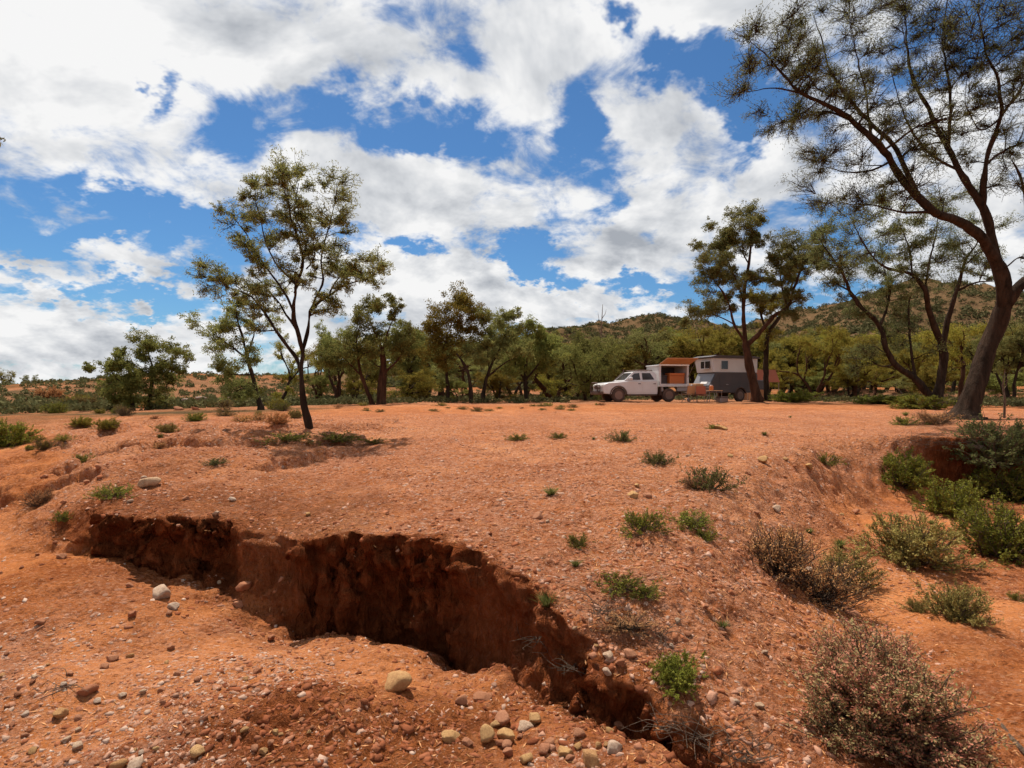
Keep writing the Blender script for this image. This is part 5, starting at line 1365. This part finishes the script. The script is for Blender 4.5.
MB().box(-.3, -.2, 0, .3, .2, .3, .03).build('bin', P_['steel'], T); MB().box(-.32, -.22, .302, .32, .22, .34, .012).build('lid', P_['black'], T)

# ------------------------------------------------------------------ sky
def px_dir(px, py):
    v = Vector(((px-CX)/F, 1, (CY-py)/F)).normalized(); return math.atan2(v.x, v.y), math.asin(v.z)
def make_world():
    w = bpy.data.worlds.new('World'); SC.world = w; w.use_nodes = True; nt = w.node_tree
    bg = nt.nodes['Background']
    sky = N(nt, 'ShaderNodeTexSky', sky_type='NISHITA'); sky.sun_disc = False
    sky.sun_elevation = SUN_EL; sky.sun_rotation = SUN_AZ; sky.air_density = 1.0; sky.dust_density = .3; sky.ozone_density = 2.2
    tc = N(nt, 'ShaderNodeTexCoord').outputs['Generated']
    sp = N(nt, 'ShaderNodeSeparateXYZ'); nt.links.new(tc, sp.inputs[0]); X, Y, Z = sp.outputs
    zc = math_n(nt, 'MAXIMUM', Z, 0.0)
    den = math_n(nt, 'ADD', zc, .42)
    cb = N(nt, 'ShaderNodeCombineXYZ'); nt.links.new(math_n(nt, 'DIVIDE', X, den), cb.inputs[0]); nt.links.new(math_n(nt, 'DIVIDE', Y, den), cb.inputs[1])
    cb.inputs[2].default_value = 3.7
    q = cb.outputs[0]
    def fld(vec):
        return noise(nt, vec, 2.3, 6, .58, .25)
    n1 = fld(q)
    off = N(nt, 'ShaderNodeVectorMath', operation='ADD'); nt.links.new(q, off.inputs[0]); off.inputs[1].default_value = (-.035, .06, .03)
    n2 = fld(off.outputs[0])
    small = noise(nt, q, 8.5, 6, .60, .35)
    az = math_n(nt, 'ARCTAN2', X, Y); el = math_n(nt, 'ARCSINE', Z)
    # wobble so the gaps have torn edges
    wn = N(nt, 'ShaderNodeTexNoise'); wn.inputs['Scale'].default_value = 5.5; wn.inputs['Detail'].default_value = 5; wn.inputs['Roughness'].default_value = .65; nt.links.new(q, wn.inputs['Vector'])
    ws = N(nt, 'ShaderNodeSeparateColor'); nt.links.new(wn.outputs['Color'], ws.inputs[0])
    az = math_n(nt, 'ADD', az, math_n(nt, 'MULTIPLY', math_n(nt, 'SUBTRACT', ws.outputs[0], .5), .30))
    el = math_n(nt, 'ADD', el, math_n(nt, 'MULTIPLY', math_n(nt, 'SUBTRACT', ws.outputs[1], .5), .20))
    blobs = [  # px, py, half width, half height, weight
     (138, 88, 14, 34, -.32), (245, 140, 34, 36, -.26), (312, 104, 45, 22, -.26), (400, 125, 50, 28, -.26), (450, 120, 30, 20, -.12), (445, 148, 45, 14, -.24), (470, 34, 26, 20, -.18),
     (150, 208, 75, 18, -.40), (215, 232, 40, 26, -.30), (60, 236, 60, 12, -.34), (170, 300, 60, 26, -.40), (60, 285, 60, 16, -.28), (225, 285, 40, 26, -.26),
     (515, 252, 42, 20, -.46), (560, 268, 48, 15, -.40), (640, 290, 46, 14, -.46), (415, 250, 22, 10, -.34), (360, 240, 30, 12, -.2),
     (568, 133, 22, 34, -.26), (620, 165, 44, 22, -.22), (600, 205, 30, 22, -.24), (620, 12, 30, 16, -.42), (680, 48, 40, 24, -.42), (738, 90, 34, 34, -.48), (765, 128, 34, 24, -.38), (905, 60, 60, 50, -.28), (780, 215, 30, 20, -.10),
     (735, 30, 20, 14, -.2), (1000, 20, 50, 30, -.2), (840, 300, 50, 14, -.3), (700, 300, 30, 12, -.25), (40, 20, 30, 10, -.1),
     (60, 100, 120, 80, .22), (300, 40, 160, 45, .24), (750, 0, 90, 36, .26), (640, 120, 60, 60, .16), (380, 200, 90, 26, .24), (560, 60, 90, 50, .10), (500, 220, 60, 20, .12),
     (60, 350, 110, 30, .40), (55, 300, 26, 14, .42), (145, 268, 46, 20, .34), (145, 324, 26, 12, .36), (28, 262, 44, 8, .24), (430, 300, 130, 36, .36), (620, 262, 24, 16, .34), (650, 220, 50, 36, .26), (790, 180, 60, 50, .22), (560, 305, 60, 16, .24), (950, 200, 90, 70, .2), (900, 280, 70, 30, .2)]
    acc = None; aev = N(nt, 'ShaderNodeCombineXYZ'); nt.links.new(az, aev.inputs[0]); nt.links.new(el, aev.inputs[1])
    for bx, by, rx, ry, am in blobs:
        a0, e0 = px_dir(bx, by); a1, _ = px_dir(bx+rx, by); _, e1 = px_dir(bx, by-ry)
        sx, sy = .95/abs(a1-a0), .95/abs(e1-e0)
        v = N(nt, 'ShaderNodeVectorMath', operation='MULTIPLY_ADD'); nt.links.new(aev.outputs[0], v.inputs[0])
        v.inputs[1].default_value = (sx, sy, 0); v.inputs[2].default_value = (-a0*sx, -e0*sy, 0)
        d = N(nt, 'ShaderNodeVectorMath', operation='DOT_PRODUCT'); nt.links.new(v.outputs[0], d.inputs[0]); nt.links.new(v.outputs[0], d.inputs[1])
        acc = math_n(nt, 'MULTIPLY_ADD', math_n(nt, 'POWER', .3679, d.outputs['Value']), am, 0 if acc is None else acc)
    fine = math_n(nt, 'MULTIPLY', math_n(nt, 'SUBTRACT', small, .5), 1.05)
    base = math_n(nt, 'ADD', math_n(nt, 'ADD', math_n(nt, 'MULTIPLY', n1, .9), acc), fine)
    dens = N(nt, 'ShaderNodeMapRange', interpolation_type='SMOOTHSTEP'); nt.links.new(base, dens.inputs[0])
    dens.inputs[1].default_value = .26; dens.inputs[2].default_value = .58
    # light on the clouds: sun side white, thick parts and undersides grey
    sh = math_n(nt, 'MULTIPLY', math_n(nt, 'SUBTRACT', n1, n2), 3.4)
    thick = math_n(nt, 'MULTIPLY', math_n(nt, 'SUBTRACT', base, .52, clamp=True), .55)
    lit = math_n(nt, 'ADD', .74, math_n(nt, 'ADD', sh, math_n(nt, 'MULTIPLY', math_n(nt, 'SUBTRACT', small, .5), .5)))
    lit = math_n(nt, 'SUBTRACT', lit, thick, clamp=True)
    ccol = ramp(nt, lit, [(0.2, (.42, .45, .50)), (.60, (.74, .76, .79)), (.92, (1.0, 1.0, 1.0))])
    cm = N(nt, 'ShaderNodeVectorMath', operation='SCALE'); nt.links.new(ccol, cm.inputs[0]); cm.inputs['Scale'].default_value = CLOUD
    tint = mix(nt, 1.0, sky.outputs[0], (.35, .58, .77), 'MULTIPLY')
    out = mix(nt, dens.outputs[0], tint, cm.outputs[0])
    nt.links.new(out, bg.inputs[0]); bg.inputs[1].default_value = SKY_STR
    w.cycles.sampling_method = 'MANUAL'; w.cycles.sample_map_resolution = 512
SKY_STR, CLOUD = .10, 7.5
make_world()

sun = bpy.data.lights.new('sun', 'SUN'); sun.energy = 5.0; sun.angle = rad(.53); sun.color = (1.0, .96, .90)
so = bpy.data.objects.new('sun', sun); C.objects.link(so)
sd = Vector((math.sin(SUN_AZ)*math.cos(SUN_EL), math.cos(SUN_AZ)*math.cos(SUN_EL), math.sin(SUN_EL)))
so.rotation_euler = sd.to_track_quat('Z', 'Y').to_euler(); so.location = sd*50

cam = bpy.data.cameras.new('camera'); co = bpy.data.objects.new('camera', cam); C.objects.link(co)
cam.sensor_width = 36; cam.lens = F/1024*36; cam.clip_start = .05; cam.clip_end = 6000
cam.shift_y = (CY-384)/1024.0
co.location = (0, 0, CZ); co.rotation_euler = (rad(90), 0, 0); SC.camera = co
SC.view_settings.view_transform = 'Standard'; SC.view_settings.look = 'None'; SC.view_settings.gamma = 1; SC.view_settings.exposure = .30
SC.view_settings.use_curve_mapping = False
SC.cycles.max_bounces = 5; SC.cycles.diffuse_bounces = 3; SC.cycles.adaptive_threshold = .02; SC.cycles.transparent_max_bounces = 8
